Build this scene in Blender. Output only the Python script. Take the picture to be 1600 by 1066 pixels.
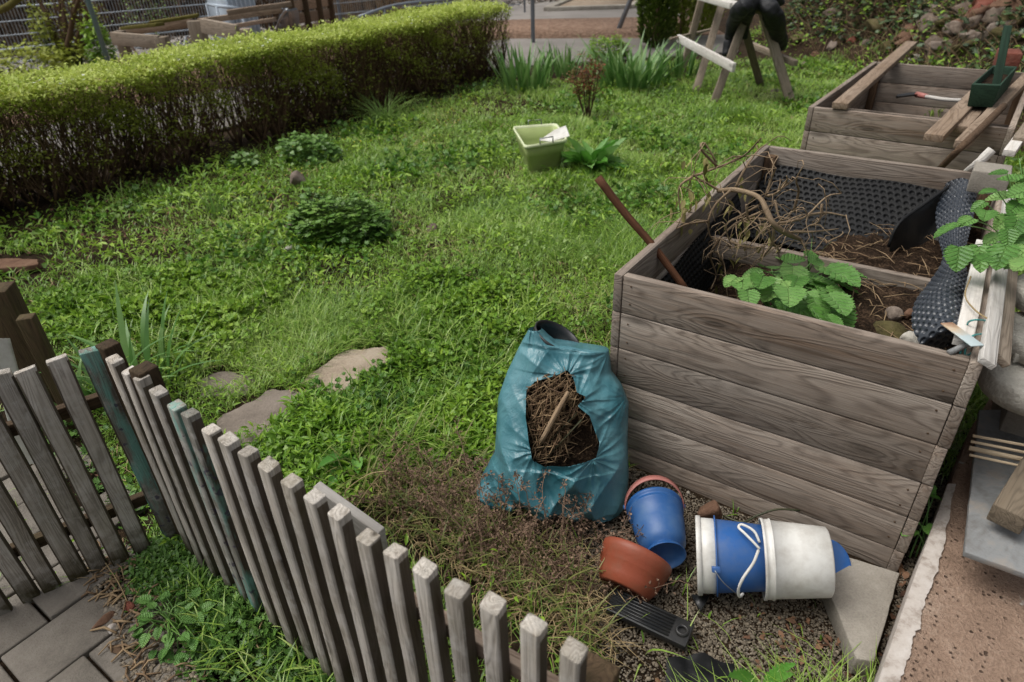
import bpy, bmesh, math, random
import numpy as np
from mathutils import Vector, Matrix, noise as mn
from math import sin, cos, pi, radians, sqrt
random.seed(5); rng = np.random.default_rng(11)
scn = bpy.context.scene
for o in list(bpy.data.objects): bpy.data.objects.remove(o)
COL = scn.collection

# ------------------------------------------------------------------ camera
CF, CTH, CRO, CH = 1043.0, 0.5596, -0.0353, 1.79      # focal length (px of a 1600 px wide frame), pitch, roll, eye height
Fv = np.array([0, cos(CTH), -sin(CTH)]); R0 = np.array([1.0, 0, 0]); U0 = np.array([0, sin(CTH), cos(CTH)])
Rv = cos(CRO)*R0 + sin(CRO)*U0; Uv = -sin(CRO)*R0 + cos(CRO)*U0
CP = np.array([0, 0, CH])
cd = bpy.data.cameras.new("camera"); cam = bpy.data.objects.new("camera", cd); COL.objects.link(cam)
cam.matrix_world = Matrix(((Rv[0], Uv[0], -Fv[0], 0), (Rv[1], Uv[1], -Fv[1], 0), (Rv[2], Uv[2], -Fv[2], CH), (0, 0, 0, 1)))
cd.sensor_width = 36; cd.lens = CF/1600*36; cd.clip_start = 0.05; cd.clip_end = 500
cd.dof.use_dof = True; cd.dof.focus_distance = 2.2; cd.dof.aperture_fstop = 3.2
scn.camera = cam
# ------------------------------------------------------------------ light: bright overcast
w = bpy.data.worlds.new("World"); scn.world = w; w.use_nodes = True
nt = w.node_tree; nt.nodes.clear()
sky = nt.nodes.new('ShaderNodeTexSky'); sky.sky_type = 'NISHITA'; sky.sun_disc = False
SUN_EL, SUN_AZ = radians(64), radians(-85)            # azimuth from +Y towards +X
sky.sun_elevation = SUN_EL; sky.sun_rotation = SUN_AZ; sky.dust_density = 6; sky.air_density = 1.0; sky.ozone_density = 1
hs = nt.nodes.new('ShaderNodeHueSaturation'); hs.inputs['Saturation'].default_value = 0.25
bg = nt.nodes.new('ShaderNodeBackground'); bg.inputs[1].default_value = 0.105
wo = nt.nodes.new('ShaderNodeOutputWorld')
nt.links.new(sky.outputs[0], hs.inputs['Color']); nt.links.new(hs.outputs[0], bg.inputs[0]); nt.links.new(bg.outputs[0], wo.inputs[0])
sl = bpy.data.lights.new("sun", 'SUN'); sl.energy = 1.5; sl.angle = radians(40); sl.color = (1, 0.96, 0.9)
so = bpy.data.objects.new("sun", sl); COL.objects.link(so)
sd = Vector((sin(SUN_AZ)*cos(SUN_EL), cos(SUN_AZ)*cos(SUN_EL), sin(SUN_EL)))
so.rotation_euler = sd.to_track_quat('Z', 'Y').to_euler(); so.location = (0, 0, 8)
scn.view_settings.view_transform = 'Standard'; scn.view_settings.look = 'None'
scn.view_settings.exposure = 0.32; scn.view_settings.gamma = 1; scn.view_settings.use_curve_mapping = False
scn.render.engine = 'CYCLES'

# ------------------------------------------------------------------ measuring helpers
def at(x, y, z=0.0):                                   # point at height z seen at a measured spot of the 1600 px photo
    d = Fv + (x-800)/CF*Rv - (y-533)/CF*Uv
    return CP + d*((z-CH)/d[2])
def aty(x, y, Y):                                      # point at world depth Y on that line of sight
    d = Fv + (x-800)/CF*Rv - (y-533)/CF*Uv
    return CP + d*(Y/d[1])
def proj(p):
    d = np.asarray(p)-CP; z = d@Fv
    return np.array([800+CF*(d@Rv)/z, 533-CF*(d@Uv)/z])
def lerp(a, b, t): return np.asarray(a)*(1-t)+np.asarray(b)*t
def nz(v): v = np.asarray(v, float); return v/np.linalg.norm(v)
def vnoise(x, y, s, seed=0):                           # cheap smooth vector noise, about -1..1
    x = np.asarray(x)*s+seed*17.3; y = np.asarray(y)*s-seed*9.1
    return (np.sin(x*1.7+1.3*np.sin(y*1.1))+np.sin(y*2.3+1.7*np.sin(x*.9+2))+np.sin((x+y)*1.3+np.sin(x*2.1-y)))/3
def inpoly(x, y, P):
    x = np.asarray(x); y = np.asarray(y); r = np.zeros(x.shape, bool); n = len(P)
    for i in range(n):
        x0, y0 = P[i][0], P[i][1]; x1, y1 = P[(i+1) % n][0], P[(i+1) % n][1]
        c = ((y0 > y) != (y1 > y)) & (x < (x1-x0)*(y-y0)/((y1-y0) or 1e-9)+x0)
        r ^= c
    return r
def bankfoot(y): return np.interp(y, [0, 4.2, 5.4, 9.5, 12, 14, 40], [9, 5.4, 3.95, 4.6, 4.1, 5.5, 30])
def H(x, y):                                           # height of the ground
    x = np.asarray(x, float); y = np.asarray(y, float)
    z = 0.012*vnoise(x, y, 1.4)+0.008*vnoise(x, y, 4, 3)
    s = np.clip(x-bankfoot(y), 0, None)
    z = z+np.clip(s*0.62, 0, 2.6)*(1+0.12*vnoise(x, y, 2, 5))
    f = np.clip((y-(13.4+0.72*(x+8.4)))*0.75, 0, None)*(x < 0.5)   # bank behind the mesh fence
    z = z+np.clip(f*np.clip((0.5-x)/2, 0, 1)-0.15, 0, 3.2)
    flat = (y < 1.2) & (x < 3)
    return np.where(flat, z*0.5, z)

# ------------------------------------------------------------------ object helpers
OFF = {}
def tag(o, label=None, cat=None, group=None, kind=None):
    if label: o['label'] = label
    if cat: o['category'] = cat
    if group: o['group'] = group
    if kind: o['kind'] = kind
    return o
def thing(name, loc, label, cat, group=None):
    o = bpy.data.objects.new(name, None); COL.objects.link(o); o.location = tuple(float(v) for v in loc)
    o.empty_display_size = 0.1; OFF[o.name] = np.array(loc, float)
    return tag(o, label, cat, group)
def copy_tree(o, parent=None):
    c = o.copy(); COL.objects.link(c); c.parent = parent
    for ch in list(o.children): copy_tree(ch, c)
    return c
class MB:
    def __init__(s): s.v = []; s.f = {}; s.g = []; s.r = []; s.n = 0
    def add(s, V, F, gc=None, r=None):
        V = np.asarray(V, float).reshape(-1, 3); m = len(V)
        if isinstance(F, np.ndarray): s.f.setdefault(F.shape[1], []).append(F+s.n)
        else:
            for f in F: s.f.setdefault(len(f), []).append(np.array([f])+s.n)
        s.v.append(V); s.n += m
        s.g.append(V.copy() if gc is None else np.asarray(gc, float).reshape(-1, 3))
        s.r.append(np.full(m, random.random()) if r is None else np.broadcast_to(np.asarray(r, float), (m,)).copy())
        return s
    def build(s, name, mat, parent=None, origin=None, local=False, smooth=False, bevel=0, kind=None):
        V = np.concatenate(s.v); G = np.concatenate(s.g); Rr = np.concatenate(s.r)
        if local: off = np.zeros(3)
        elif parent is not None: off = OFF[parent.name]
        elif origin is not None: off = np.asarray(origin, float)
        else: off = np.array([(V[:, 0].min()+V[:, 0].max())/2, (V[:, 1].min()+V[:, 1].max())/2, V[:, 2].min()])
        me = bpy.data.meshes.new(name)
        loops = []; st = []; tot = []; c = 0
        for k in sorted(s.f):
            A = np.concatenate(s.f[k]); loops.append(A.ravel()); st.append(c+np.arange(len(A))*k); tot.append(np.full(len(A), k)); c += A.size
        loops = np.concatenate(loops).astype(np.int32); st = np.concatenate(st).astype(np.int32); tot = np.concatenate(tot).astype(np.int32)
        me.vertices.add(len(V)); me.vertices.foreach_set('co', (V-off).astype(np.float32).ravel())
        me.loops.add(len(loops)); me.loops.foreach_set('vertex_index', loops)
        me.polygons.add(len(st)); me.polygons.foreach_set('loop_start', st); me.polygons.foreach_set('loop_total', tot)
        if smooth: me.polygons.foreach_set('use_smooth', np.ones(len(st), bool))
        me.update(calc_edges=True)
        a = me.attributes.new('gc', 'FLOAT_VECTOR', 'POINT'); a.data.foreach_set('vector', G.astype(np.float32).ravel())
        a = me.attributes.new('rnd', 'FLOAT', 'POINT'); a.data.foreach_set('value', Rr.astype(np.float32))
        me.materials.append(mat)
        o = bpy.data.objects.new(name, me); COL.objects.link(o)
        if parent is not None: o.parent = parent; OFF[o.name] = off
        elif not local: o.location = tuple(off); OFF[o.name] = off
        if bevel:
            b = o.modifiers.new('bevel', 'BEVEL'); b.width = bevel; b.segments = 2; b.limit_method = 'ANGLE'; b.angle_limit = radians(40)
        if kind: o['kind'] = kind
        return o
BOXF = [(0, 3, 2, 1), (4, 5, 6, 7), (0, 1, 5, 4), (1, 2, 6, 5), (2, 3, 7, 6), (3, 0, 4, 7)]
def board(mb, a, b, wv, tv, jitter=0.0, r=None):
    """board from a to b; wv, tv are half-extent vectors across; grain coordinates run along it"""
    a = np.asarray(a, float); b = np.asarray(b, float); wv = np.asarray(wv, float); tv = np.asarray(tv, float)
    L = np.linalg.norm(b-a); W = np.linalg.norm(wv); T = np.linalg.norm(tv); n = max(2, int(L/0.18)+1) if jitter else 2
    V = []; G = []; o = np.array([random.uniform(0, 60), random.uniform(0, 40), random.uniform(0, 40)])
    for i in range(n):
        t = i/(n-1); p = a+(b-a)*t
        j = jitter*np.array([random.uniform(-1, 1) for _ in range(3)]) if jitter else 0
        for sw, s2 in ((-1, -1), (1, -1), (1, 1), (-1, 1)):
            V.append(p+sw*wv+s2*tv+j); G.append(o+np.array([t*L, sw*W, s2*T]))
    F = [(3, 2, 1, 0), tuple(4*(n-1)+k for k in range(4))]
    for i in range(n-1):
        for k in range(4):
            k2 = (k+1) % 4; F.append((4*i+k, 4*i+k2, 4*i+4+k2, 4*i+4+k))
    mb.add(V, F, G, r)
def tubes(mb, P, Rr, n=4, r=None, caps=True):
    """P (N,K,3), Rr (N,K): N swept tubes at once"""
    P = np.asarray(P, float); Rr = np.asarray(Rr, float); N, K, _ = P.shape
    T = np.gradient(P, axis=1); T /= np.linalg.norm(T, axis=2, keepdims=True)+1e-9
    ref = np.where(np.abs(T[:, :1, 2:3]) > 0.8, np.array([[[1.0, 0.1, 0]]]), np.array([[[0, 0.1, 1.0]]]))
    A = np.cross(T, np.broadcast_to(ref, T.shape)); A /= np.linalg.norm(A, axis=2, keepdims=True)+1e-9
    B = np.cross(T, A)
    an = np.arange(n)*2*pi/n
    V = P[:, :, None, :]+Rr[:, :, None, None]*(A[:, :, None, :]*np.cos(an)[None, None, :, None]+B[:, :, None, :]*np.sin(an)[None, None, :, None])
    idx = np.arange(N*K*n).reshape(N, K, n)
    F = np.stack([idx[:, :-1], np.roll(idx[:, :-1], -1, 2), np.roll(idx[:, 1:], -1, 2), idx[:, 1:]], -1).reshape(-1, 4)
    seg = np.concatenate([np.zeros((N, 1)), np.cumsum(np.linalg.norm(np.diff(P, axis=1), axis=2), axis=1)], 1)
    G = np.stack([np.broadcast_to(seg[:, :, None], (N, K, n)), np.broadcast_to(Rr[:, :, None]*np.cos(an), (N, K, n)), np.broadcast_to(Rr[:, :, None]*np.sin(an), (N, K, n))], -1)+rng.uniform(0, 30, (N, 1, 1, 1))
    if r is None: r = rng.random(N)
    r = np.broadcast_to(np.asarray(r, float), (N,))
    b0 = mb.n
    mb.add(V.reshape(-1, 3), F, G.reshape(-1, 3), np.repeat(r, K*n))
    if caps and n > 2:
        mb.f.setdefault(n, []).append(idx[:, 0, ::-1]+b0); mb.f.setdefault(n, []).append(idx[:, -1]+b0)
def tube(mb, pts, rad, n=8, sub=4, r=None):
    pts = np.asarray(pts, float); rad = np.broadcast_to(np.asarray(rad, float), (len(pts),))
    if sub > 1 and len(pts) > 2:                       # Catmull-Rom
        Q = np.vstack([2*pts[0]-pts[1], pts, 2*pts[-1]-pts[-2]]); o = []; rr = []
        for i in range(1, len(Q)-2):
            for k in range(sub):
                t = k/sub; p0, p1, p2, p3 = Q[i-1], Q[i], Q[i+1], Q[i+2]
                o.append(0.5*(2*p1+(p2-p0)*t+(2*p0-5*p1+4*p2-p3)*t*t+(3*p1-p0-3*p2+p3)*t**3)); rr.append(rad[i-1]*(1-t)+rad[i]*t)
        o.append(pts[-1]); rr.append(rad[-1]); pts = np.array(o); rad = np.array(rr)
    tubes(mb, pts[None], rad[None], n, None if r is None else np.array([r]))
def rotm(yaw, pitch, roll=0):
    """local +Y is the leaf's length, +Z its face: roll about Y, pitch up from the ground, yaw about Z"""
    yaw, pitch, roll = np.broadcast_arrays(yaw, pitch, roll)
    cy, sy, cp, sp, cr, sr = np.cos(yaw), np.sin(yaw), np.cos(pitch), np.sin(pitch), np.cos(roll), np.sin(roll)
    Z = np.zeros_like(cy); O = np.ones_like(cy)
    A = np.stack([cr, Z, sr, Z, O, Z, -sr, Z, cr], -1).reshape(-1, 3, 3)
    B = np.stack([O, Z, Z, Z, cp, -sp, Z, sp, cp], -1).reshape(-1, 3, 3)
    C = np.stack([cy, -sy, Z, sy, cy, Z, Z, Z, O], -1).reshape(-1, 3, 3)
    return C @ B @ A
def scatter(mb, T, pos, R, sc, r=None):
    tV, tF = T; pos = np.asarray(pos, float); N = len(pos)
    if N == 0: return
    sc = np.asarray(sc, float); sc = sc[:, None, None] if sc.ndim == 1 else (sc[:, None, :] if sc.ndim == 2 else sc)
    V = np.einsum('nij,nkj->nki', R, tV[None]*sc)+pos[:, None, :]
    m = len(tV); F = (tF[None]+np.arange(N)[:, None, None]*m).reshape(-1, tF.shape[1])
    r = rng.random(N) if r is None else np.broadcast_to(r, (N,))
    G = np.broadcast_to(tV[None], (N, m, 3)).reshape(-1, 3)
    mb.add(V.reshape(-1, 3), F, G, np.repeat(r, m))
T_oval = (np.array([(0, 0, 0), (-.24, .3, .06), (0, .32, 0), (.24, .3, .06), (-.22, .65, .05), (0, .66, -.02), (.22, .65, .05), (0, 1, -.1)]),
          np.array([(0, 2, 1), (0, 3, 2), (1, 2, 5), (1, 5, 4), (2, 3, 6), (2, 6, 5), (4, 5, 7), (5, 6, 7)]))
T_dia = (np.array([(0, 0, 0), (-.28, .45, .08), (0, 1, -.05), (.28, .45, .08)]), np.array([(0, 2, 1), (0, 3, 2)]))
def fanleaf(n, f, cup=0.1):
    V = [(0, .08, 0)]; 
    for i in range(n):
        a = -pi/2+0.25+(2*pi-0.5)*i/(n-1); rr = f(i/(n-1)*2-1)
        V.append((rr*cos(a)*.5, .5+rr*sin(a)*.5, cup*rr*rr*(1+.4*sin(i*2.4))))
    return np.array(V), np.array([(0, i+1, i+2) for i in range(n-1)])
T_lance = (T_oval[0]*[.62, 1, 1.6], T_oval[1])
T_round = fanleaf(11, lambda t: 1+.07*cos(t*26), 0.12)
T_lobe = fanleaf(19, lambda t: 1-.62*abs(sin(t*pi*3.5)), 0.12)
T_clover = fanleaf(13, lambda t: 1-.55*abs(cos(t*pi*1.5))**3, 0.1)
def bigleaf(fw, n=10, m=8, crinkle=0.03, serr=0.05, cup=0.1, nv=5):
    V = []; F = []
    for i in range(n+1):
        t = i/n; wd = fw(t)*(1+serr*(1 if i % 2 else -1))
        for j in range(m+1):
            s = j/m*2-1
            z = cup*s*s*wd*2-0.18*t*t+crinkle*abs(sin((t*nv-abs(s)*1.4)*pi))-0.02*(abs(s) < .1)
            V.append((s*wd, t-0.12*abs(s)*(1-t)*2*wd, z))
    for i in range(n):
        for j in range(m):
            a = i*(m+1)+j; F += [(a, a+1, a+m+2), (a, a+m+2, a+m+1)]
    return np.array(V), np.array(F)
T_heart = bigleaf(lambda t: .50*(sin(min(t*1.25+.22, 1)*pi*.5)**.8)*(1-t**2.2)**.75+.005, 20, 10, .035, .09, .12, 6)
T_dock = bigleaf(lambda t: .19*(max(sin(pi*min(t*.9+.08, 1)), .02))**.7, 12, 4, .02, .03, .3, 7)
def straps(mb, base, az, h, wd, bend, K=4, r=None, fold=0.0, lean=0.15):
    """N strap leaves: rise then arch over"""
    N = len(base); base = np.asarray(base, float); t = np.linspace(0, 1, K+1)
    az, h, wd, bend = [np.broadcast_to(np.asarray(q, float), (N,)) for q in (az, h, wd, bend)]
    lean = np.broadcast_to(np.asarray(lean, float), (N,))
    D = np.stack([np.cos(az), np.sin(az), np.zeros(N)], -1); S = np.stack([-np.sin(az), np.cos(az), np.zeros(N)], -1)
    out = h[:, None]*(lean[:, None]*t+bend[:, None]*t**2.2); up = h[:, None]*(t-0.55*bend[:, None]*t**2.6)
    P = base[:, None, :]+D[:, None, :]*out[..., None]; P[..., 2] += up
    ww = wd[:, None]*(np.clip(1-t**2.5, 0, 1))*0.5*np.clip(.55+t*2, 0, 1)
    Lf = P[:, :-1]-S[:, None]*ww[:, :-1, None]; Rt = P[:, :-1]+S[:, None]*ww[:, :-1, None]
    V = np.concatenate([np.stack([Lf, Rt], 2).reshape(N, 2*K, 3), P[:, -1:]], 1); m = 2*K+1
    q = []
    for i in range(K-1): q += [(2*i, 2*i+1, 2*i+3), (2*i, 2*i+3, 2*i+2)]
    q.append((2*K-2, 2*K-1, 2*K)); q = np.array(q)
    F = (q[None]+np.arange(N)[:, None, None]*m).reshape(-1, 3)
    G = np.zeros((N, m, 3)); G[:, :, 0] = np.append(np.repeat(t[:-1], 2), 1)
    r = rng.random(N) if r is None else np.broadcast_to(r, (N,))
    mb.add(V.reshape(-1, 3), F, G.reshape(-1, 3), np.repeat(r, m))
def lathe(mb, prof, o, ax, seg=40, squash=None):
    o = np.asarray(o, float); ax = nz(ax); ref = np.array([0, 0, 1.0]) if abs(ax[2]) < .9 else np.array([1.0, 0, 0])
    A = nz(np.cross(ref, ax)); B = np.cross(ax, A); an = np.arange(seg)*2*pi/seg
    V = [o+ax*z+r*(A*cos(a)+B*sin(a)) for r, z in prof for a in an]
    G = [(a*r, z, r) for r, z in prof for a in an]
    F = []
    for i in range(len(prof)-1):
        for k in range(seg):
            k2 = (k+1) % seg; F.append((i*seg+k, i*seg+k2, (i+1)*seg+k2, (i+1)*seg+k))
    if prof[0][0] > 1e-4 and False: pass
    mb.add(V, F, G)
    return A, B
def rock(mb, c, s, seed, sub=3, flat=0.0, rough=0.35):
    bm = bmesh.new(); bmesh.ops.create_icosphere(bm, subdivisions=sub, radius=1)
    V = []; a = seed*1.7; R = Matrix.Rotation(a, 3, 'Z')
    for v in bm.verts:
        p = v.co.copy(); q = p*1.1+Vector((seed*3.1, seed*7.7, 0))
        d = 1+rough*mn.noise(q)+rough*.5*mn.noise(q*2.3)+rough*.2*mn.noise(q*6)
        p = p*d
        for k in range(4):                             # facets
            nn = mn.random_unit_vector() if False else Vector((sin(seed*5+k*2.1), cos(seed*3+k*1.7), sin(seed+k*2.9)*.8)).normalized()
            e = p.dot(nn)
            if e > .58: p -= nn*(e-.58)*.92
        p = R @ Vector((p.x*s[0], p.y*s[1], p.z*s[2])); V.append((c[0]+p.x, c[1]+p.y, c[2]+p.z))
    F = np.array([[v.index for v in f.verts] for f in bm.faces]); bm.free()
    mb.add(V, F)

# ------------------------------------------------------------------ materials
def mat(name):
    m = bpy.data.materials.new(name); m.use_nodes = True; t = m.node_tree; t.nodes.clear()
    return m, t, t.nodes, t.links
def S(h):                                              # sRGB 0-255 -> linear
    return tuple([((c/255)/12.92 if c <= 10 else (((c/255)+.055)/1.055)**2.4) for c in h])+(1,)
class N:
    """small node-graph helper"""
    def __init__(s, t): s.t = t
    def n(s, ty, **k):
        x = s.t.nodes.new(ty)
        for a, b in k.items(): setattr(x, a, b)
        return x
    def l(s, a, b): s.t.links.new(a, b)
    def attr(s, nm): return s.n('ShaderNodeAttribute', attribute_name=nm)
    def mapv(s, v, sc): x = s.n('ShaderNodeMapping'); x.inputs['Scale'].default_value = sc; s.l(v, x.inputs[0]); return x.outputs[0]
    def noise(s, v, scale, det=4, rough=.55, dist=0):
        x = s.n('ShaderNodeTexNoise'); x.inputs['Scale'].default_value = scale; x.inputs['Detail'].default_value = det
        x.inputs['Roughness'].default_value = rough; x.inputs['Distortion'].default_value = dist
        if v is not None: s.l(v, x.inputs['Vector'])
        return x.outputs[0]
    def vor(s, v, scale, feat='F1', out=0):
        x = s.n('ShaderNodeTexVoronoi', feature=feat); x.inputs['Scale'].default_value = scale; s.l(v, x.inputs['Vector']); return x.outputs[out]
    def ramp(s, v, stops):
        x = s.n('ShaderNodeValToRGB'); e = x.color_ramp.elements
        while len(e) < len(stops): e.new(0.5)
        for i, (p, c) in enumerate(stops): e[i].position = p; e[i].color = c if len(c) == 4 else tuple(c)+(1,)
        s.l(v, x.inputs[0]); return x.outputs[0]
    def mix(s, f, a, b, mode='MIX'):
        x = s.n('ShaderNodeMix', data_type='RGBA', blend_type=mode)
        for i, q in ((0, f), (6, a), (7, b)):
            if hasattr(q, 'is_linked'): s.l(q, x.inputs[i])
            else: x.inputs[i].default_value = q
        return x.outputs[2]
    def math(s, op, a, b=0.0, c=0.0, clamp=False):
        x = s.n('ShaderNodeMath', operation=op, use_clamp=clamp)
        for i, q in enumerate((a, b, c)):
            if hasattr(q, 'is_linked'): s.l(q, x.inputs[i])
            else: x.inputs[i].default_value = q
        return x.outputs[0]
    def bump(s, h, d, st=1.0, nrm=None):
        x = s.n('ShaderNodeBump'); x.inputs['Distance'].default_value = d; x.inputs['Strength'].default_value = st; s.l(h, x.inputs['Height'])
        if nrm is not None: s.l(nrm, x.inputs['Normal'])
        return x.outputs[0]
    def out(s, col, rough=.7, nrm=None, spec=.3, trans=0.0, metal=0.0, coat=0.0):
        b = s.n('ShaderNodeBsdfPrincipled')
        if hasattr(col, 'is_linked'): s.l(col, b.inputs['Base Color'])
        else: b.inputs['Base Color'].default_value = col
        if hasattr(rough, 'is_linked'): s.l(rough, b.inputs['Roughness'])
        else: b.inputs['Roughness'].default_value = rough
        b.inputs['Specular IOR Level'].default_value = spec; b.inputs['Metallic'].default_value = metal
        if coat: b.inputs['Coat Weight'].default_value = coat; b.inputs['Coat Roughness'].default_value = .3
        if nrm is not None: s.l(nrm, b.inputs['Normal'])
        o = s.n('ShaderNodeOutputMaterial')
        if trans > 0:
            tr = s.n('ShaderNodeBsdfTranslucent')
            if hasattr(col, 'is_linked'): s.l(col, tr.inputs[0])
            else: tr.inputs[0].default_value = col
            mx = s.n('ShaderNodeMixShader'); mx.inputs[0].default_value = trans; s.l(b.outputs[0], mx.inputs[1]); s.l(tr.outputs[0], mx.inputs[2]); s.l(mx.outputs[0], o.inputs[0])
        else: s.l(b.outputs[0], o.inputs[0])
def lighter(c, k): return tuple(min(1, v*k) for v in c[:3])+(1,)
def m_leaf(name, cols, rough=.5, trans=.28, patch=1.2, spec=.35):
    m, t, _, _ = mat(name); g = N(t); r = g.attr('rnd').outputs['Fac']
    stops = [(i/(len(cols)-1), S(c)) for i, c in enumerate(cols)]
    geo = g.n('ShaderNodeNewGeometry').outputs['Position']; pn = g.noise(geo, patch, 3)
    f = g.math('ADD', g.math('MULTIPLY', r, .65), g.math('MULTIPLY', g.math('SUBTRACT', pn, .32), .9), clamp=True)
    g.out(g.ramp(f, stops), rough, None, spec, trans); return m
def m_wood(name, light, dark, warm, gscale=1.0, top=None, green=0.0, paint=None, face=False, ringk=.55):
    m, t, _, _ = mat(name); g = N(t); v = g.attr('gc').outputs['Vector']
    lo = g.noise(g.mapv(v, (1.3, 9*gscale, 9*gscale)), 1.0, 2, .5, .6)
    kn = g.vor(g.mapv(v, (1.9, 6.5*gscale, 6.5*gscale)), 1.0)
    kb = g.math('POWER', g.math('SUBTRACT', 1.0, kn, clamp=True), 5)
    arg = g.math('ADD', g.math('MULTIPLY', lo, 34), g.math('MULTIPLY', kb, 9))
    ring = g.math('MULTIPLY_ADD', g.math('SINE', g.math('MULTIPLY', arg, 3.0)), .5, .5)
    ring = g.math('POWER', ring, 2.2)
    fib = g.noise(g.mapv(v, (5, 240, 240)), 1.0, 3, .6)
    fib2 = g.noise(g.mapv(v, (1.5, 60, 60)), 1.0, 3, .6)
    st = g.noise(g.mapv(v, (1.2, 4, 4)), 1.2, 5, .6)
    rr = g.attr('rnd').outputs['Fac']
    c = g.mix(g.ramp(st, [(.3, (0, 0, 0)), (.68, (1, 1, 1))]), S(warm), S(light))
    c = g.mix(g.math('MULTIPLY', ring, ringk), c, S(dark))
    c = g.mix(g.math('MULTIPLY', g.ramp(fib, [(.42, (0, 0, 0)), (.7, (1, 1, 1))]), .45), c, S(dark))
    c = g.mix(g.math('MULTIPLY', g.ramp(fib2, [(.45, (1, 1, 1)), (.62, (0, 0, 0))]), .35), c, S(light))
    knm = g.ramp(kn, [(.04, (1, 1, 1)), (.16, (0, 0, 0))]); c = g.mix(g.math('MULTIPLY', knm, .75), c, S(tuple(x*.55 for x in dark)))
    var = g.math('MULTIPLY_ADD', rr, .5, .74); c = g.mix(1.0, c, g.n_comb(var) if hasattr(g, 'n_comb') else c, 'MIX') if False else c
    hv = g.n('ShaderNodeHueSaturation'); g.l(var, hv.inputs['Value']); g.l(c, hv.inputs['Color']); c = hv.outputs[0]
    pos = g.n('ShaderNodeNewGeometry').outputs['Position']
    mott = g.noise(pos, 9, 5, .65); c = g.mix(g.math('MULTIPLY', g.ramp(mott, [(.55, (0, 0, 0)), (.75, (1, 1, 1))]), .35), c, S(tuple(x*.6 for x in dark)))
    if face:                                           # outer face bleached by weather, shade of side faces painted in brown, foot dirty
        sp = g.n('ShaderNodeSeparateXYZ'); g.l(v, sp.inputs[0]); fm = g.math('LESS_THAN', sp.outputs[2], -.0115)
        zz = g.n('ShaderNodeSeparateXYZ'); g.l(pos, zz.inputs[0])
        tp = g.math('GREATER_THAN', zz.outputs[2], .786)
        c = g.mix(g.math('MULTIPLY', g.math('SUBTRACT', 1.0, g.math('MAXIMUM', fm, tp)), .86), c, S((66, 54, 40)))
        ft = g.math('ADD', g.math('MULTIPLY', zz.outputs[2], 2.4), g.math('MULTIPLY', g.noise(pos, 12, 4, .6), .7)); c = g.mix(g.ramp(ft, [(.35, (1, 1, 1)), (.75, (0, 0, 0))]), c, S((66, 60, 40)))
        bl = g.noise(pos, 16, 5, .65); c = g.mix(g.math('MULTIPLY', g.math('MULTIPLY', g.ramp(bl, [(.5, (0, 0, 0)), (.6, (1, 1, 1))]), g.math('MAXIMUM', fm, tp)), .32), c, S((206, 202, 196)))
    if green:
        gm = g.noise(pos, 5, 5, .7); c = g.mix(g.math('MULTIPLY', g.ramp(gm, [(.45, (0, 0, 0)), (.65, (1, 1, 1))]), green), c, S((84, 84, 50)))
    if paint:
        pm = g.noise(g.mapv(v, (3, 14, 14)), 1.5, 5, .6); c = g.mix(g.math('MULTIPLY', g.ramp(pm, [(.5, (0, 0, 0)), (.62, (1, 1, 1))]), .8), c, S(paint))
        pm2 = g.noise(pos, 34, 2, .6); c = g.mix(g.math('MULTIPLY', g.ramp(pm2, [(.62, (0, 0, 0)), (.68, (1, 1, 1))]), .8), c, S((70, 62, 84)))
    h = g.math('ADD', g.math('MULTIPLY', ring, -.5), g.math('MULTIPLY', fib, -.9))
    g.out(c, .82, g.bump(h, .0016, .9), .2); return m
def m_noise(name, cols, scale=8, det=6, rough=.9, bump=.004, bscale=60, spec=.2, dist=0, vor=0):
    m, t, _, _ = mat(name); g = N(t); v = g.n('ShaderNodeTexCoord').outputs['Object']
    n1 = g.noise(v, scale, det, .65, dist); n2 = g.noise(v, bscale, 4, .6)
    f = g.math('ADD', g.math('MULTIPLY', n1, .75), g.math('MULTIPLY', n2, .25))
    c = g.ramp(f, [(.28+.44*i/(len(cols)-1), S(k)) for i, k in enumerate(cols)])
    h = g.math('ADD', n1, n2)
    if vor: h = g.math('ADD', h, g.math('MULTIPLY', g.vor(v, vor), 1.2))
    g.out(c, rough, g.bump(h, bump), spec); return m
def m_plain(name, col, rough=.5, spec=.4, dirt=None, dscale=12, damt=.5, bump=.0006, trans=0, metal=0.0, vcol=False):
    m, t, _, _ = mat(name); g = N(t); v = g.n('ShaderNodeTexCoord').outputs['Object']
    n1 = g.noise(v, dscale, 6, .65); c = S(col); n2 = g.noise(v, dscale*9, 3, .6)
    k = g.mix(g.math('MULTIPLY', n2, .25), c, S(tuple(x*.8 for x in col)))
    if dirt: k = g.mix(g.math('MULTIPLY', g.ramp(n1, [(.42, (0, 0, 0)), (.72, (1, 1, 1))]), damt), k, S(dirt))
    g.out(k, g.math('MULTIPLY_ADD', n1, .25, rough-.12), g.bump(n2, bump), spec, trans, metal); return m

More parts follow.
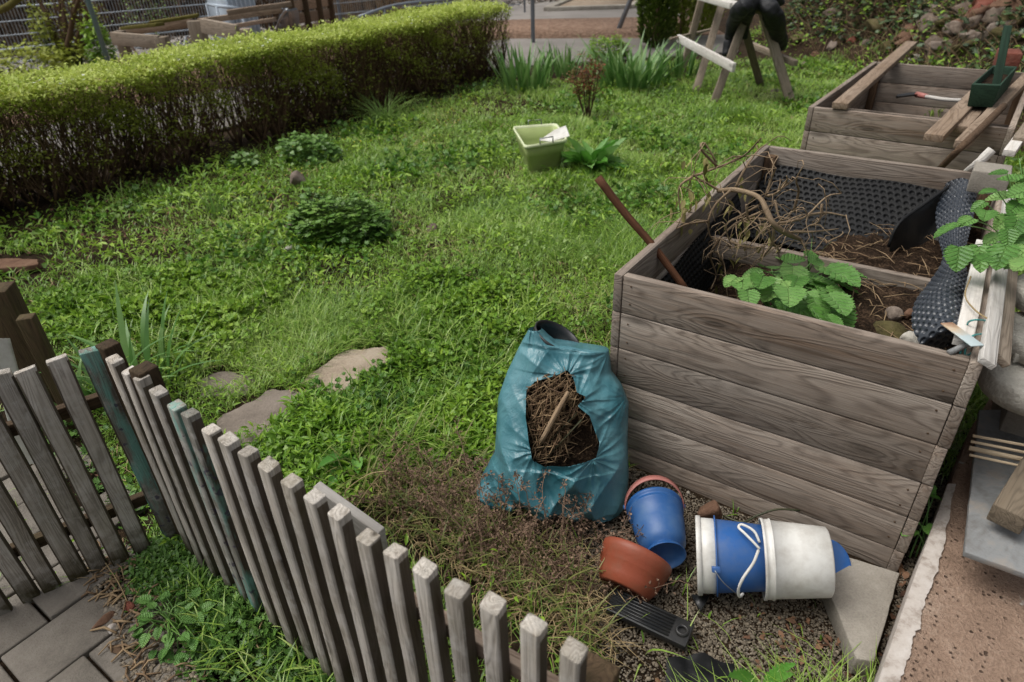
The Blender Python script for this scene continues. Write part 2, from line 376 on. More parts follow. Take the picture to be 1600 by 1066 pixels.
M = {}
M['bed'] = m_wood('weathered_plank', (164, 154, 143), (74, 62, 53), (136, 116, 99), ringk=.5)
M['bedtop'] = M['bed']
M['loose'] = m_wood('loose_board_wood', (168, 150, 132), (92, 74, 58), (136, 114, 92))
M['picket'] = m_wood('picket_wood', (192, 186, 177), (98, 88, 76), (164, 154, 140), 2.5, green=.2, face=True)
M['picketdark'] = m_wood('dark_post_wood', (88, 72, 54), (38, 30, 22), (66, 52, 38), 1.5, green=.3)
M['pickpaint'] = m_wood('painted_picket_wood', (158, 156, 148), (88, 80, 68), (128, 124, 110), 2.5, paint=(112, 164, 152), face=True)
M['picketdark2'] = m_wood('grey_brown_block_wood', (128, 116, 100), (66, 58, 48), (104, 92, 76), 1.5)
M['rail'] = m_wood('rail_wood', (176, 158, 140), (110, 90, 76), (150, 128, 112), 1.5)
M['whitewood'] = m_wood('pale_board_wood', (214, 211, 205), (160, 152, 142), (196, 190, 182), ringk=.3)
M['saw'] = m_wood('trestle_wood', (154, 142, 128), (90, 78, 64), (126, 112, 94), 1.2)
M['brownstick'] = m_wood('brown_handle_wood', (122, 84, 60), (62, 40, 28), (96, 62, 44), 3)
M['dowel'] = m_wood('pale_dowel_wood', (226, 208, 180), (190, 166, 132), (214, 192, 160), 2)
M['branch'] = m_wood('dry_branch', (164, 144, 118), (104, 84, 64), (138, 116, 92), 4)
M['twig'] = m_leaf('twig', [(96, 78, 60), (150, 128, 98), (120, 98, 74), (84, 66, 50)], .8, 0, 6)
M['weed'] = m_leaf('dead_weed', [(80, 62, 50), (116, 94, 78), (140, 116, 96), (98, 78, 64)], .85, .1, 6)
M['straw'] = m_leaf('straw', [(138, 118, 84), (176, 156, 116), (120, 98, 70)], .8, .1, 6)
M['stem'] = m_leaf('hedge_stem', [(50, 38, 28), (84, 64, 46), (112, 88, 64), (62, 48, 36)], .8, 0, 2)
M['grass'] = m_leaf('grass_blade', [(62, 92, 32), (100, 138, 46), (134, 168, 64), (166, 190, 98), (206, 214, 154)], .36, .35, .9, .5)
M['cover'] = m_leaf('ground_cover_leaf', [(70, 104, 30), (108, 150, 42), (144, 178, 58), (176, 202, 92)], .45, .3, .8, .4)
M['coverpale'] = m_leaf('pale_ground_cover_leaf', [(92, 128, 60), (118, 152, 72), (140, 168, 88), (156, 180, 108)], .5, .3, .8, .4)
M['darkleaf'] = m_leaf('dark_green_leaf', [(54, 86, 36), (80, 118, 48), (106, 144, 66), (136, 168, 92)], .42, .25, 3, .5)
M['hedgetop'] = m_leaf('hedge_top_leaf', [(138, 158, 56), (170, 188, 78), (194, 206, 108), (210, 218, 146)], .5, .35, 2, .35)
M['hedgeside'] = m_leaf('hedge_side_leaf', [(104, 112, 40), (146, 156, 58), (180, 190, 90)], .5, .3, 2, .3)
M['iris'] = m_leaf('iris_leaf', [(62, 100, 46), (88, 130, 62), (118, 154, 86), (156, 180, 122)], .4, .25, 4, .5)
M['bigleaf'] = m_leaf('soft_green_leaf', [(84, 132, 62), (106, 154, 80), (128, 172, 100), (150, 186, 110)], .42, .25, 10, .45)
def m_vein(name, cols, nv, spread):
    m, t, _, _ = mat(name); g = N(t); r = g.attr('rnd').outputs['Fac']; v = g.attr('gc').outputs['Vector']
    sx = g.n('ShaderNodeSeparateXYZ'); g.l(v, sx.inputs[0]); ax_ = g.math('ABSOLUTE', sx.outputs[0])
    ph = g.math('MULTIPLY', g.math('SUBTRACT', sx.outputs[1], g.math('MULTIPLY', ax_, spread)), nv*6.283)
    sv = g.math('POWER', g.math('MULTIPLY_ADD', g.math('COSINE', ph), .5, .5), 6)
    mid = g.math('SUBTRACT', 1.0, g.math('MULTIPLY', ax_, 45), clamp=True); vein = g.math('MAXIMUM', sv, mid)
    geo = g.n('ShaderNodeNewGeometry').outputs['Position']; pn = g.noise(geo, 25, 3)
    f = g.math('ADD', g.math('MULTIPLY', r, .7), g.math('MULTIPLY', g.math('SUBTRACT', pn, .35), .9), clamp=True)
    c = g.ramp(f, [(i/(len(cols)-1), S(k)) for i, k in enumerate(cols)])
    c = g.mix(g.math('MULTIPLY', vein, .2), c, S((158, 184, 120)))
    g.out(c, .42, g.bump(g.math('MULTIPLY', vein, -1.0), .004, .9), .4, .25); return m
M['veinleaf'] = m_vein('veined_leaf', [(70, 116, 46), (94, 142, 64), (116, 160, 84), (142, 178, 100)], 6, .75)
M['dock'] = m_leaf('dock_leaf', [(76, 128, 52), (96, 152, 58), (124, 168, 88), (142, 176, 118)], .4, .25, 8, .5)
M['redleaf'] = m_leaf('red_leaf', [(88, 62, 36), (128, 66, 40), (100, 84, 44), (84, 96, 48)], .5, .2, 8)
M['ivy'] = m_leaf('ivy_leaf', [(40, 54, 30), (58, 78, 44), (78, 102, 60), (108, 126, 80)], .4, .1, 3, .5)
M['thuja'] = m_leaf('conifer_leaf', [(56, 74, 26), (78, 98, 34), (98, 118, 44)], .6, .1, 3, .2)
M['thuja2'] = m_leaf('yellowish_conifer_leaf', [(92, 106, 34), (122, 136, 48), (142, 156, 62)], .6, .1, 3, .2)
M['deadleaf'] = m_leaf('dead_leaf', [(60, 42, 32), (98, 70, 52), (132, 100, 76), (78, 58, 46)], .8, .1, 8)
M['vineleaf'] = m_leaf('withered_leaf', [(120, 116, 62), (158, 148, 96), (96, 96, 46), (142, 126, 88)], .7, .2, 8)
M['bark'] = m_noise('bark', [(56, 42, 32), (92, 74, 58), (70, 56, 44)], 14, 6, .9, .006, 80)
M['mossbark'] = m_noise('mossy_bark', [(70, 56, 34), (96, 92, 40), (80, 62, 44)], 10, 6, .9, .006, 80)
M['rock'] = m_noise('field_stone', [(66, 56, 48), (100, 88, 78), (136, 124, 110)], 9, 7, .88, .008, 50)
M['rockbrown'] = m_noise('brown_stone', [(74, 54, 42), (108, 82, 66), (124, 100, 80)], 9, 7, .88, .008, 50)
M['rockmoss'] = m_noise('mossy_stone', [(60, 52, 40), (84, 78, 48), (104, 90, 72)], 8, 7, .9, .01, 50)
M['rockpink'] = m_noise('pinkish_stone', [(88, 76, 68), (124, 112, 102), (156, 144, 132)], 12, 7, .85, .006, 60)
M['brick'] = m_noise('old_brick', [(84, 48, 40), (118, 70, 58), (124, 92, 80)], 14, 7, .9, .006, 60)
M['blackplastic'] = m_plain('black_plastic', (26, 28, 30), .42, .5, (70, 66, 60), 9, .45)
M['membrane'] = m_plain('dimpled_membrane', (14, 15, 17), .62, .28, (50, 50, 48), 7, .3, .0003)
M['membrane2'] = m_plain('bluish_dimpled_membrane', (42, 48, 56), .32, .6, (84, 86, 88), 7, .3, .0003)
M['whitepl'] = m_plain('white_plastic', (220, 219, 213), .4, .45, (136, 124, 106), 11, .5, .0004, .0)
M['bluepl'] = m_plain('blue_plastic', (40, 94, 162), .4, .5, (100, 112, 128), 10, .5, .0004)
M['bluetoy'] = m_plain('worn_blue_plastic', (36, 86, 146), .45, .45, (104, 128, 152), 6, .6, .0004)
M['pinkpl'] = m_plain('faded_pink_plastic', (176, 112, 104), .5, .4, (160, 120, 110), 14, .5)
M['terra'] = m_plain('terracotta_plastic', (142, 72, 50), .48, .4, (112, 86, 68), 9, .55)
M['tub'] = m_plain('pale_green_plastic', (176, 192, 124), .45, .4, (140, 148, 92), 8, .4, .0005, .1)
M['tubrim'] = m_plain('tub_rim_plastic', (212, 220, 178), .45, .4, (168, 172, 132), 8, .3, .0005)
M['wire'] = m_plain('grey_steel_wire', (150, 154, 158), .35, .5, (110, 104, 98), 20, .4, .0003, 0, .6)
M['steel'] = m_plain('galvanised_steel', (128, 136, 146), .45, .5, (98, 98, 96), 3, .4, .0003, 0, .3)
M['mesh'] = m_plain('galvanised_fence_wire', (176, 186, 196), .5, .5, (110, 118, 124), 3, .4, .0003, 0, .2)
M['greenpost'] = m_plain('green_painted_steel', (88, 120, 122), .5, .4, (110, 120, 118), 4, .5)
M['teal'] = m_plain('teal_hose', (58, 140, 138), .4, .5, (80, 110, 104), 14, .3)
M['hose'] = m_plain('dark_green_hose', (60, 64, 44), .5, .4, (92, 84, 58), 14, .5)
M['planter'] = m_wood('green_painted_wood', (50, 76, 60), (28, 42, 34), (42, 64, 50), 1.4)
M['cloth'] = m_plain('black_cloth', (24, 25, 29), .62, .4, (40, 41, 46), 6, .5, .002)
M['concrete'] = m_noise('concrete', [(112, 106, 98), (146, 140, 130), (168, 162, 152)], 5, 8, .9, .003, 160)
M['disc'] = m_noise('lichen_concrete', [(136, 130, 120), (182, 178, 168), (204, 200, 190)], 7, 8, .92, .006, 90)
M['slabpale'] = m_noise('pale_step_stone', [(120, 106, 92), (156, 142, 124), (176, 164, 148)], 6, 8, .92, .004, 110)
M['slabgrey'] = m_noise('grey_step_stone', [(92, 84, 76), (124, 114, 104), (142, 132, 122)], 6, 8, .92, .004, 110)
M['pave'] = m_noise('paving_stone', [(80, 76, 70), (112, 106, 98), (130, 124, 116)], 7, 8, .92, .003, 170)
M['tarmac'] = m_noise('pavement_grey', [(132, 127, 121), (154, 148, 142), (166, 160, 154)], 1.2, 5, .9, .002, 90)
M['chips'] = m_noise('wood_chips', [(104, 80, 64), (150, 122, 102), (184, 158, 138)], 9, 7, .9, .03, 34, vor=18)
M['sand'] = m_noise('sandpit_sand', [(128, 114, 98), (158, 142, 124)], 4, 6, .95, .01, 60)
M['pebble'] = m_leaf('pebble', [(58, 52, 44), (100, 91, 78), (134, 123, 106), (80, 71, 60), (170, 162, 148)], .75, 0, 12, .3)
M['bag'] = None
M['glove'] = None

# ground, soil
m, t, _, _ = mat('garden_soil'); g = N(t); v = g.n('ShaderNodeTexCoord').outputs['Object']
n1 = g.noise(v, 2.2, 6, .65); n2 = g.noise(v, 38, 6, .7); n3 = g.noise(v, 150, 3, .6)
f = g.math('ADD', g.math('MULTIPLY', n1, .4), g.math('ADD', g.math('MULTIPLY', n2, .4), g.math('MULTIPLY', n3, .2)))
c = g.ramp(f, [(.34, S((30, 23, 17))), (.48, S((54, 43, 32))), (.6, S((80, 66, 50))), (.7, S((104, 88, 70)))])
g.out(c, .95, g.bump(g.math('ADD', n2, n3), .02), .1); M['soil'] = m
m, t, _, _ = mat('bed_soil'); g = N(t); v = g.n('ShaderNodeTexCoord').outputs['Object']
n2 = g.noise(v, 30, 6, .7); n3 = g.noise(v, 120, 3, .6); f = g.math('ADD', g.math('MULTIPLY', n2, .6), g.math('MULTIPLY', n3, .4))
g.out(g.ramp(f, [(.35, S((26, 19, 14))), (.52, S((52, 40, 30))), (.66, S((92, 74, 58)))]), .95, g.bump(f, .02), .1); M['bedsoil'] = m
# teal film of the bag
m, t, _, _ = mat('teal_plastic_film'); g = N(t); v = g.n('ShaderNodeTexCoord').outputs['Object']
n1 = g.noise(g.mapv(v, (1, 1, .55)), 5.5, 3, .55, 1.8); n2 = g.noise(v, 30, 4, .55, .8)
rd = g.math('ABSOLUTE', g.math('SUBTRACT', n1, .5)); rd2 = g.math('ABSOLUTE', g.math('SUBTRACT', n2, .5))
h = g.math('ADD', g.math('MULTIPLY', rd, 1.0), g.math('ADD', g.math('MULTIPLY', rd2, .3), g.math('MULTIPLY', g.vor(g.mapv(v, (1.6, 1.6, .8)), 7.0), .9)))
c = g.mix(g.ramp(g.noise(v, 4, 4, .6), [(.35, (0, 0, 0)), (.7, (1, 1, 1))]), S((48, 106, 118)), S((108, 156, 164)))
g.out(c, g.math('MULTIPLY_ADD', n1, .2, .24), g.bump(h, .020, .5), .5, .12); M['bag'] = m
# plaster of the low wall
m, t, _, _ = mat('brown_render'); g = N(t); v = g.n('ShaderNodeTexCoord').outputs['Object']
n1 = g.noise(v, 5, 6, .65); n2 = g.noise(v, 90, 4, .7); pit = g.vor(g.mapv(v, (1, 1, 1)), 62)
pn = g.noise(v, 22, 3, .6)
pm = g.math('MULTIPLY', g.ramp(pit, [(.16, (1, 1, 1)), (.30, (0, 0, 0))]), g.ramp(pn, [(.48, (0, 0, 0)), (.58, (1, 1, 1))]))
c = g.ramp(g.math('ADD', g.math('MULTIPLY', n1, .6), g.math('MULTIPLY', n2, .4)), [(.3, S((116, 96, 82))), (.5, S((154, 130, 112))), (.7, S((182, 160, 142)))])
c = g.mix(g.math('MULTIPLY', pm, .75), c, S((70, 54, 44)))
wp = g.noise(v, 3.1, 5, .6, .5); c = g.mix(g.ramp(wp, [(.63, (0, 0, 0)), (.645, (1, 1, 1))]), c, S((190, 182, 172)))
g.out(c, .92, g.bump(g.math('SUBTRACT', g.math('ADD', n1, n2), g.math('MULTIPLY', pm, 1.2)), .014), .15); M['render'] = m
M['whitestrip'] = m_noise('chipped_white_paint', [(120, 106, 94), (178, 170, 162), (192, 186, 180)], 22, 7, .85, .002, 90)
M['zinc'] = m_noise('painted_sill_metal', [(92, 86, 80), (128, 130, 130), (150, 140, 128)], 9, 7, .55, .002, 70, .35)
m, t, _, _ = mat('rusty_white_metal'); g = N(t); v = g.attr('gc').outputs['Vector']
sx = g.n('ShaderNodeSeparateXYZ'); g.l(v, sx.inputs[0]); nn = g.noise(v, 18, 5, .6)
f = g.math('ADD', g.math('MULTIPLY', sx.outputs[0], 5), g.math('MULTIPLY', nn, .8))
g.out(g.ramp(f, [(.3, S((120, 64, 40))), (.5, S((190, 168, 140))), (.8, S((176, 190, 192)))]), .5, g.bump(nn, .001), .4); M['rusty'] = m

# ================================================================== SETTING
xs = np.concatenate([np.linspace(-200, -12.5, 14), np.arange(-12, 16, .14), np.linspace(16.5, 200, 14)])
ys = np.concatenate([np.linspace(-60, -2, 8), np.arange(-1.5, 30, .14), np.linspace(31, 260, 16)])
X, Y = np.meshgrid(xs, ys); Z = H(X, Y); nx = len(xs); ny = len(ys)
idx = np.arange(nx*ny).reshape(ny, nx)
F = np.stack([idx[:-1, :-1], idx[:-1, 1:], idx[1:, 1:], idx[1:, :-1]], -1).reshape(-1, 4)
mb = MB(); mb.add(np.stack([X, Y, Z], -1).reshape(-1, 3), F); mb.build('ground', M['soil'], origin=(0, 0, 0), smooth=True, kind='structure')

def sheet(name, P, dz, m, kind='structure', thick=.03):
    """flat polygon laid on the ground"""
    n = len(P); V = [(p[0], p[1], dz) for p in P]+[(p[0], p[1], dz-thick) for p in P]
    F = [tuple(range(n)), tuple(range(2*n-1, n-1, -1))]+[(i, i+n, (i+1) % n+n, (i+1) % n) for i in range(n)]
    mb = MB(); mb.add(V, F); o = mb.build(name, m, kind=kind); return o
# pavement behind the hedge, wood chips, sandpit
sheet('pavement', [(-9.2, 4.0), (-4.9, 4.6), (-1.1, 9.9), (0.6, 10.4), (3.6, 10.9), (3.9, 11.9), (4.2, 30), (0.3, 40), (-1.0, 26), (-5.2, 17.0), (-9.4, 12.1), (-12, 9)], .034, M['tarmac'])
sheet('wood_chip_bed', [(-8.5, 8.0), (-5.6, 7.1), (-3.3, 9.9), (0.1, 13.0), (2.6, 12.45), (3.9, 12.6), (3.95, 15.2), (0.4, 15.7), (-3.5, 15.2), (-7.8, 11.0)], .040, M['chips'])

# ---- garden path (bottom left) of rectangular slabs
a = at(0, 1033)[:2]; b = at(82, 975)[:2]; d1 = nz(b-a); d2 = np.array([d1[1], -d1[0]])
pathP = [at(*q)[:2] for q in [(-260, 760), (40, 690), (150, 740), (215, 800), (240, 870), (195, 935), (240, 985), (330, 1075), (420, 1200), (-420, 1200)]]
pathP = np.array(pathP); mb = MB()
for i in range(-8, 9):
    for j in range(-12, 12):
        L, W = .30, .205
        o = a+d2*(i*W)+d1*(j*L+(i % 2)*L*.5+.02*sin(i*3))
        q = [o+d1*.004+d2*.004, o+d1*(L-.005)+d2*.004, o+d1*(L-.005)+d2*(W-.005), o+d1*.004+d2*(W-.005)]
        c = sum(q)/4
        if not inpoly(np.array([c[0]]), np.array([c[1]]), pathP)[0]: continue
        if i >= 0 and random.random() < .04: continue
        tz = random.uniform(.016, .024); tl = [tz+random.uniform(-.003, .003) for _ in range(4)]
        V = [(q[k][0], q[k][1], tl[k]) for k in range(4)]+[(q[k][0], q[k][1], -.05) for k in range(4)]
        mb.add(V, [(0, 1, 2, 3), (7, 6, 5, 4), (0, 4, 5, 1), (1, 5, 6, 2), (2, 6, 7, 3), (3, 7, 4, 0)])
mb.build('path', M['pave'], bevel=.006, kind='structure')

# ================================================================== RAISED BEDS
BW, BL, BH = 1.04, 1.70, 0.80
def panel(a, b, inward, n=6, top=BH, ph=.1425, t=.015):
    mb = MB()
    for k in range(n):
        z = top-ph*(k+.5); sh = np.array(inward)*random.uniform(-.0015, .0015)
        board(mb, np.array([a[0], a[1], z])+sh, np.array([b[0], b[1], z])+sh, (0, 0, ph/2-.0022), np.array(inward)*t)
    return mb
bed = thing('raised_bed', (0, 0, 0), 'grey wooden raised bed nearest the fence, with dead vines and leafy plant in it', 'raised bed', 'wooden raised beds')
def part(mb, name, m, root, **k): return mb.build(name, m, root, local=True, **k)
def bed_parts(root):
    part(panel((.031, .017), (BW-.031, .017), (0, 1, 0)), 'front_panel', M['bed'], root, bevel=.003)
    part(panel((.031, BL-.017), (BW-.031, BL-.017), (0, 1, 0)), 'back_panel', M['bed'], root, bevel=.003)
    part(panel((.015, 0), (.015, BL), (1, 0, 0)), 'side_panel', M['bed'], root, bevel=.003)
    part(panel((BW-.015, 0), (BW-.015, BL), (1, 0, 0)), 'side_panel', M['bed'], root, bevel=.003)
    for x in (.056, BW-.056):
        for y in (.058, BL-.058):
            mb = MB(); board(mb, (x, y, -.03), (x, y, BH-.035), (.024, 0, 0), (0, .024, 0)); part(mb, 'corner_post', M['brownpost'], root, bevel=.002)
    mb = MB(); board(mb, (.032, .87, .575), (BW-.032, .87, .575), (0, 0, .045), (0, .015, 0)); part(mb, 'cross_brace', M['bed'], root, bevel=.003)
    for k in range(5):
        for x in (.06, BW-.06):
            for dz in (.035, .105):
                mb = MB(); lathe(mb, [(.0001, .0012), (.003, .0012), (.0035, 0)], (x+random.uniform(-.006, .006), .0016, BH-.1425*k-dz+random.uniform(-.006, .006)), (0, -1, 0), 8)
                part(mb, 'screw', M['bark'], root)
M['brownpost'] = m_wood('brown_corner_post', (118, 94, 72), (66, 50, 38), (96, 76, 58), 1.5)
bed_parts(bed)
bed.location = (.346, 1.98, 0); bed.rotation_euler = (0, 0, -.6075)
bed2 = copy_tree(bed); bed2.location = (1.835, 4.12, 0); bed2.rotation_euler = (0, 0, -.655)
bed2['label'] = 'farther wooden raised bed with loose boards and a green planter laid across its top'
EX = np.array([cos(-.6075), sin(-.6075), 0]); EY = np.array([-EX[1], EX[0], 0]); O1 = np.array([.346, 1.98, 0])
def L1(x, y, z=0.0): return O1+EX*x+EY*y+np.array([0, 0, z])
EX2 = np.array([cos(-.655), sin(-.655), 0]); EY2 = np.array([-EX2[1], EX2[0], 0]); O2 = np.array([1.835, 4.12, 0])
def L2(x, y, z=0.0): return O2+EX2*x+EY2*y+np.array([0, 0, z])

def soilpatch(L, zf, nm):
    n = 60; u = np.linspace(.031, BW-.031, n); v = np.linspace(.033, BL-.033, n); mb = MB(); V = []
    for yy in v:
        for xx in u: V.append(L(xx, yy, zf(xx, yy)+.02*float(vnoise(xx, yy, 9))+.012*mn.noise(Vector((xx*22, yy*22, 1)))))
    idx = np.arange(n*n).reshape(n, n); F = np.stack([idx[:-1, :-1], idx[:-1, 1:], idx[1:, 1:], idx[1:, :-1]], -1).reshape(-1, 4)
    mb.add(V, F); return mb.build(nm, M['bedsoil'], smooth=True, kind='stuff')
def z1(x, y): return .36+.16*min(1, max(0, (x-.1)/.5))+.05*min(1, max(0, (y-.6)))+(0.07*(x > .6))*(1 if y < .8 else .4)
o = soilpatch(L1, z1, 'soil'); tag(o, 'dark crumbly soil filling the nearer raised bed', 'soil')
o = soilpatch(L2, lambda x, y: .34+.05*x, 'soil'); tag(o, 'dark soil low inside the farther raised bed', 'soil')

# crumbs, twiglets and dead leaves on the soil of bed 1
mb = MB(); P = []; 
for k in range(420):
    x, y = random.uniform(.06, .98), random.uniform(.06, 1.6); z = z1(x, y)+.012; a = random.uniform(0, pi); l = random.uniform(.02, .16)
    c = L1(x, y, z); d = np.array([cos(a), sin(a), random.uniform(-.1, .25)])*l/2
    P.append([c-d, c+np.array([random.uniform(-.01, .01)]*2+[.008]), c+d])
tubes(mb, P, np.tile(np.array([.002, .0022, .001]), (len(P), 1))*rng.uniform(.5, 1.2, (len(P), 1)), 4)
mb.build('twig_litter', M['twig'], kind='stuff')
tag(bpy.data.objects['twig_litter'], 'thin dry twigs strewn over the soil of the nearer raised bed', 'twigs')

# ================================================================== PICKET FENCES
def picket(mb, top, w, t, along, h, lean=(0, 0)):
    along = nz(along); perp = np.array([-along[1], along[0], 0]); base = np.array([top[0]-lean[0], top[1]-lean[1], top[2]-h])
    n = 6; ch = .07; sect = []
    for sx, sy in ((-1, -1+ch*3), (-1+ch*3.2, -1), (1-ch*3.2, -1), (1, -1+ch*3), (1, 1-ch*2), (1-ch*2, 1), (-1+ch*2, 1), (-1, 1-ch*2)): sect.append((sx*w/2, sy*t/2))
    V = []; G = []; o = np.array([random.uniform(0, 60), random.uniform(0, 40), 0]); tl = random.uniform(-.003, .003); tl2 = random.uniform(-.002, .003)
    for i in range(n):
        k = i/(n-1); c = lerp(base, top, k)+np.array([random.uniform(-.0012, .0012), random.uniform(-.0012, .0012), 0])
        for sx, sy in sect:
            z = tl*sx/w*2+tl2*sy/t*2 if i == n-1 else 0
            V.append(c+along*sx+perp*sy+np.array([0, 0, z])); G.append(o+np.array([k*h, sx, sy]))
    F = [tuple(range(7, -1, -1)), tuple((n-1)*8+k for k in range(8))]
    for i in range(n-1):
        for k in range(8): F.append((8*i+k, 8*i+(k+1) % 8, 8*i+8+(k+1) % 8, 8*i+8+k))
    mb.add(V, F, G)
pr = [(177.7, 560.5), (201, 576), (221.6, 592.6), (246.8, 609), (273.8, 628.7), (297, 645.8), (327.6, 666.6), (357, 688.5), (387, 707), (420, 728), (456, 752), (491, 776), (530, 803), (574, 834), (617, 860), (664.6, 889), (714, 918), (770, 947), (833, 980), (896.6, 1015.6)]
tops = [at(x, y, .8) for x, y in pr]
root = thing('picket_fence', (*tops[10][:2], 0), 'grey weathered picket fence running along the bottom of the lawn toward the lower right', 'fence')
for i, p in enumerate(tops):
    a = tops[max(i-1, 0)]; b = tops[min(i+1, len(tops)-1)]; mb = MB(); dz = random.uniform(-.009, .009)
    picket(mb, p+np.array([0, 0, dz]), .0385+random.uniform(-.002, .002), .034, b-a, .83, (random.uniform(-.006, .006), random.uniform(-.006, .006)))
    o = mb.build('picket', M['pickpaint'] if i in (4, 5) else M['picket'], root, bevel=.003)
    if i == 4: o['label'] = 'picket streaked with turquoise paint'
    if i == 5: o['label'] = 'picket with faded turquoise paint and an orange mark'
def rail_line(pts, off, z, hw, ht, m, root):
    mb = MB()
    for i in range(len(pts)-1):
        a, b = np.array(pts[i]), np.array(pts[i+1]); al = nz((b-a)*[1, 1, 0]); pp = np.array([-al[1], al[0], 0])
        A = np.array([a[0], a[1], z])+pp*off; B = np.array([b[0], b[1], z])+pp*off
        board(mb, A, B, (0, 0, hw), pp*ht)
    return mb.build('rail', m, root, bevel=.002)
for z in (.60, .17): rail_line([tops[0], tops[5], tops[10], tops[14], tops[19]], .031, z, .022, .0125, M['rail'], root)
pl = [(138, 543), (87, 558.7), (37.5, 575.5), (0, 583.6)]
tl = [at(x, y, .8) for x, y in pl]; d = (tl[3]-tl[0])/3
tl += [tl[3]+d*k for k in range(1, 6)]
root = thing('picket_fence', (*tl[4][:2], 0), 'shorter picket fence section at the left edge standing beside the paving slabs', 'fence')
for i, p in enumerate(tl):
    mb = MB(); picket(mb, p+np.array([0, 0, random.uniform(-.008, .008)]), .052+random.uniform(-.002, .003), .024, -d, .79, (random.uniform(-.008, .008), random.uniform(-.008, .008)))
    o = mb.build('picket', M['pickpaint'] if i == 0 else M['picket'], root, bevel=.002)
    if i == 0: o['label'] = 'corner picket smeared with green and purple paint'
for z in (.61, .20): rail_line([tl[0]-d*.3, tl[-1]], -.028, z, .02, .014, M['picketdark'], root)
def post(px, py, z, w, h, m, label, name='post', cat='post', yaw=.6, h0=-.03, t=None):
    p = at(px, py, z); mb = MB(); a = np.array([cos(yaw), sin(yaw), 0])*w/2; b = np.array([-sin(yaw), cos(yaw), 0])*(t or w)/2
    board(mb, (p[0], p[1], h0), p, a, b, .0015); o = mb.build(name, m, bevel=.004); return tag(o, label, cat)
post(167, 537, .80, .05, .8, M['picketdark'], 'square brown fence post right behind the corner where both picket rows meet', yaw=-.6)
post(224, 574, .82, .055, .8, M['picketdark'], 'dark fence post just behind the third and fourth pickets of the long row', yaw=-.6)
post(925, 1054, .70, .075, .7, M['picketdark'], 'short dark post behind the last picket at the lower right end of the fence', yaw=-.6)
post(40, 494, .56, .058, .5, M['picketdark'], 'thin brown wooden post behind the left pickets, in front of the thick post', yaw=.25, t=.05)
post(-6, 450, .62, .10, .5, M['picketdark'], 'thick dark brown wooden post at the left edge of the lawn', yaw=.2, t=.1)
# ribbed white sheet behind the left pickets
mb = MB(); A = at(-6, 530, .62); B = at(50, 725, .06); s = nz(np.cross(B-A, (0.3, -1, .3)))
V = []; nn = 13
for k in range(nn):
    u = (k/(nn-1)-.5)*.075; off = np.array([.2, -.9, .2])*.004*(k % 2)
    V += [A+s*u+off, B+s*u+off]
V2 = [np.array(q)+np.array([0, .006, 0]) for q in V]
F = [(2*k, 2*k+2, 2*k+3, 2*k+1) for k in range(nn-1)]+[(2*k+2*nn, 2*k+1+2*nn, 2*k+3+2*nn, 2*k+2+2*nn) for k in range(nn-1)]
mb.add(V+V2, F); tag(mb.build('ribbed_strip', M['whitepl']), 'white ribbed plastic strip leaning behind the left pickets', 'plastic strip')
# pale board in the grass behind the pickets
mb = MB(); A = at(500, 778, .42); B = at(600, 850, .30)
board(mb, A, B, (0, 0, .055), (-.008, -.012, 0)); tag(mb.build('board', M['whitewood'], bevel=.003), 'flaking white board lying in the weeds right behind the pickets', 'board')

# ================================================================== STEPPING STONES, SLAB, LOW WALL
def stone_slab(name, pts, z, th, m, label, cat, rag=.010, bev=.006, tilt=(0, 0)):
    P = [at(*q, z)[:2] for q in pts]; Q = []
    if name == 'stepping_stone': pc = sum(P)/len(P); P = [pc+(q-pc)*1.14 for q in P]
    for i in range(len(P)):
        a, b = P[i], P[(i+1) % len(P)]; n = max(1, int(np.linalg.norm(b-a)/.035))
        for k in range(n): Q.append(lerp(a, b, k/n)+np.array([random.uniform(-rag, rag), random.uniform(-rag, rag)]))
    n = len(Q); c0 = sum(P)/len(P); zz = [z+(q[0]-c0[0])*tilt[0]+(q[1]-c0[1])*tilt[1] for q in Q]
    V = [(q[0], q[1], zq) for q, zq in zip(Q, zz)]+[(q[0], q[1], zq-th) for q, zq in zip(Q, zz)]
    mb = MB(); mb.add(V, [tuple(range(n)), tuple(range(2*n-1, n-1, -1))]+[(i, i+n, (i+1) % n+n, (i+1) % n) for i in range(n)])
    return tag(mb.build(name, m, bevel=bev), label, cat)
stone_slab('stepping_stone', [(478, 595), (535, 552), (612, 543), (608, 585), (520, 622)], .025, .04, M['slabpale'], 'pale stepping stone in the lawn nearest the blue bag', 'stepping stone')
stone_slab('stepping_stone', [(345, 655), (425, 612), (480, 620), (440, 660), (375, 700), (340, 690)], .025, .04, M['slabgrey'], 'grey stepping stone close behind the pickets', 'stepping stone')
stone_slab('stepping_stone', [(310, 595), (345, 582), (398, 590), (380, 612), (318, 618)], .02, .04, M['slabgrey'], 'small brown stepping stone beside the sword leaved clump', 'stepping stone')
stone_slab('stone_slab', [(-40, 404), (62, 404), (58, 414), (-40, 424)], .05, .04, M['rockbrown'], 'flat brown stone slab at the left edge of the lawn', 'stone')
stone_slab('concrete_slab', [(1288, 905), (1318, 868), (1406, 895), (1366, 1034), (1338, 1030)], .07, .07, M['concrete'], 'angular concrete slab at the foot of the nearer raised bed', 'slab', .0015, .003)
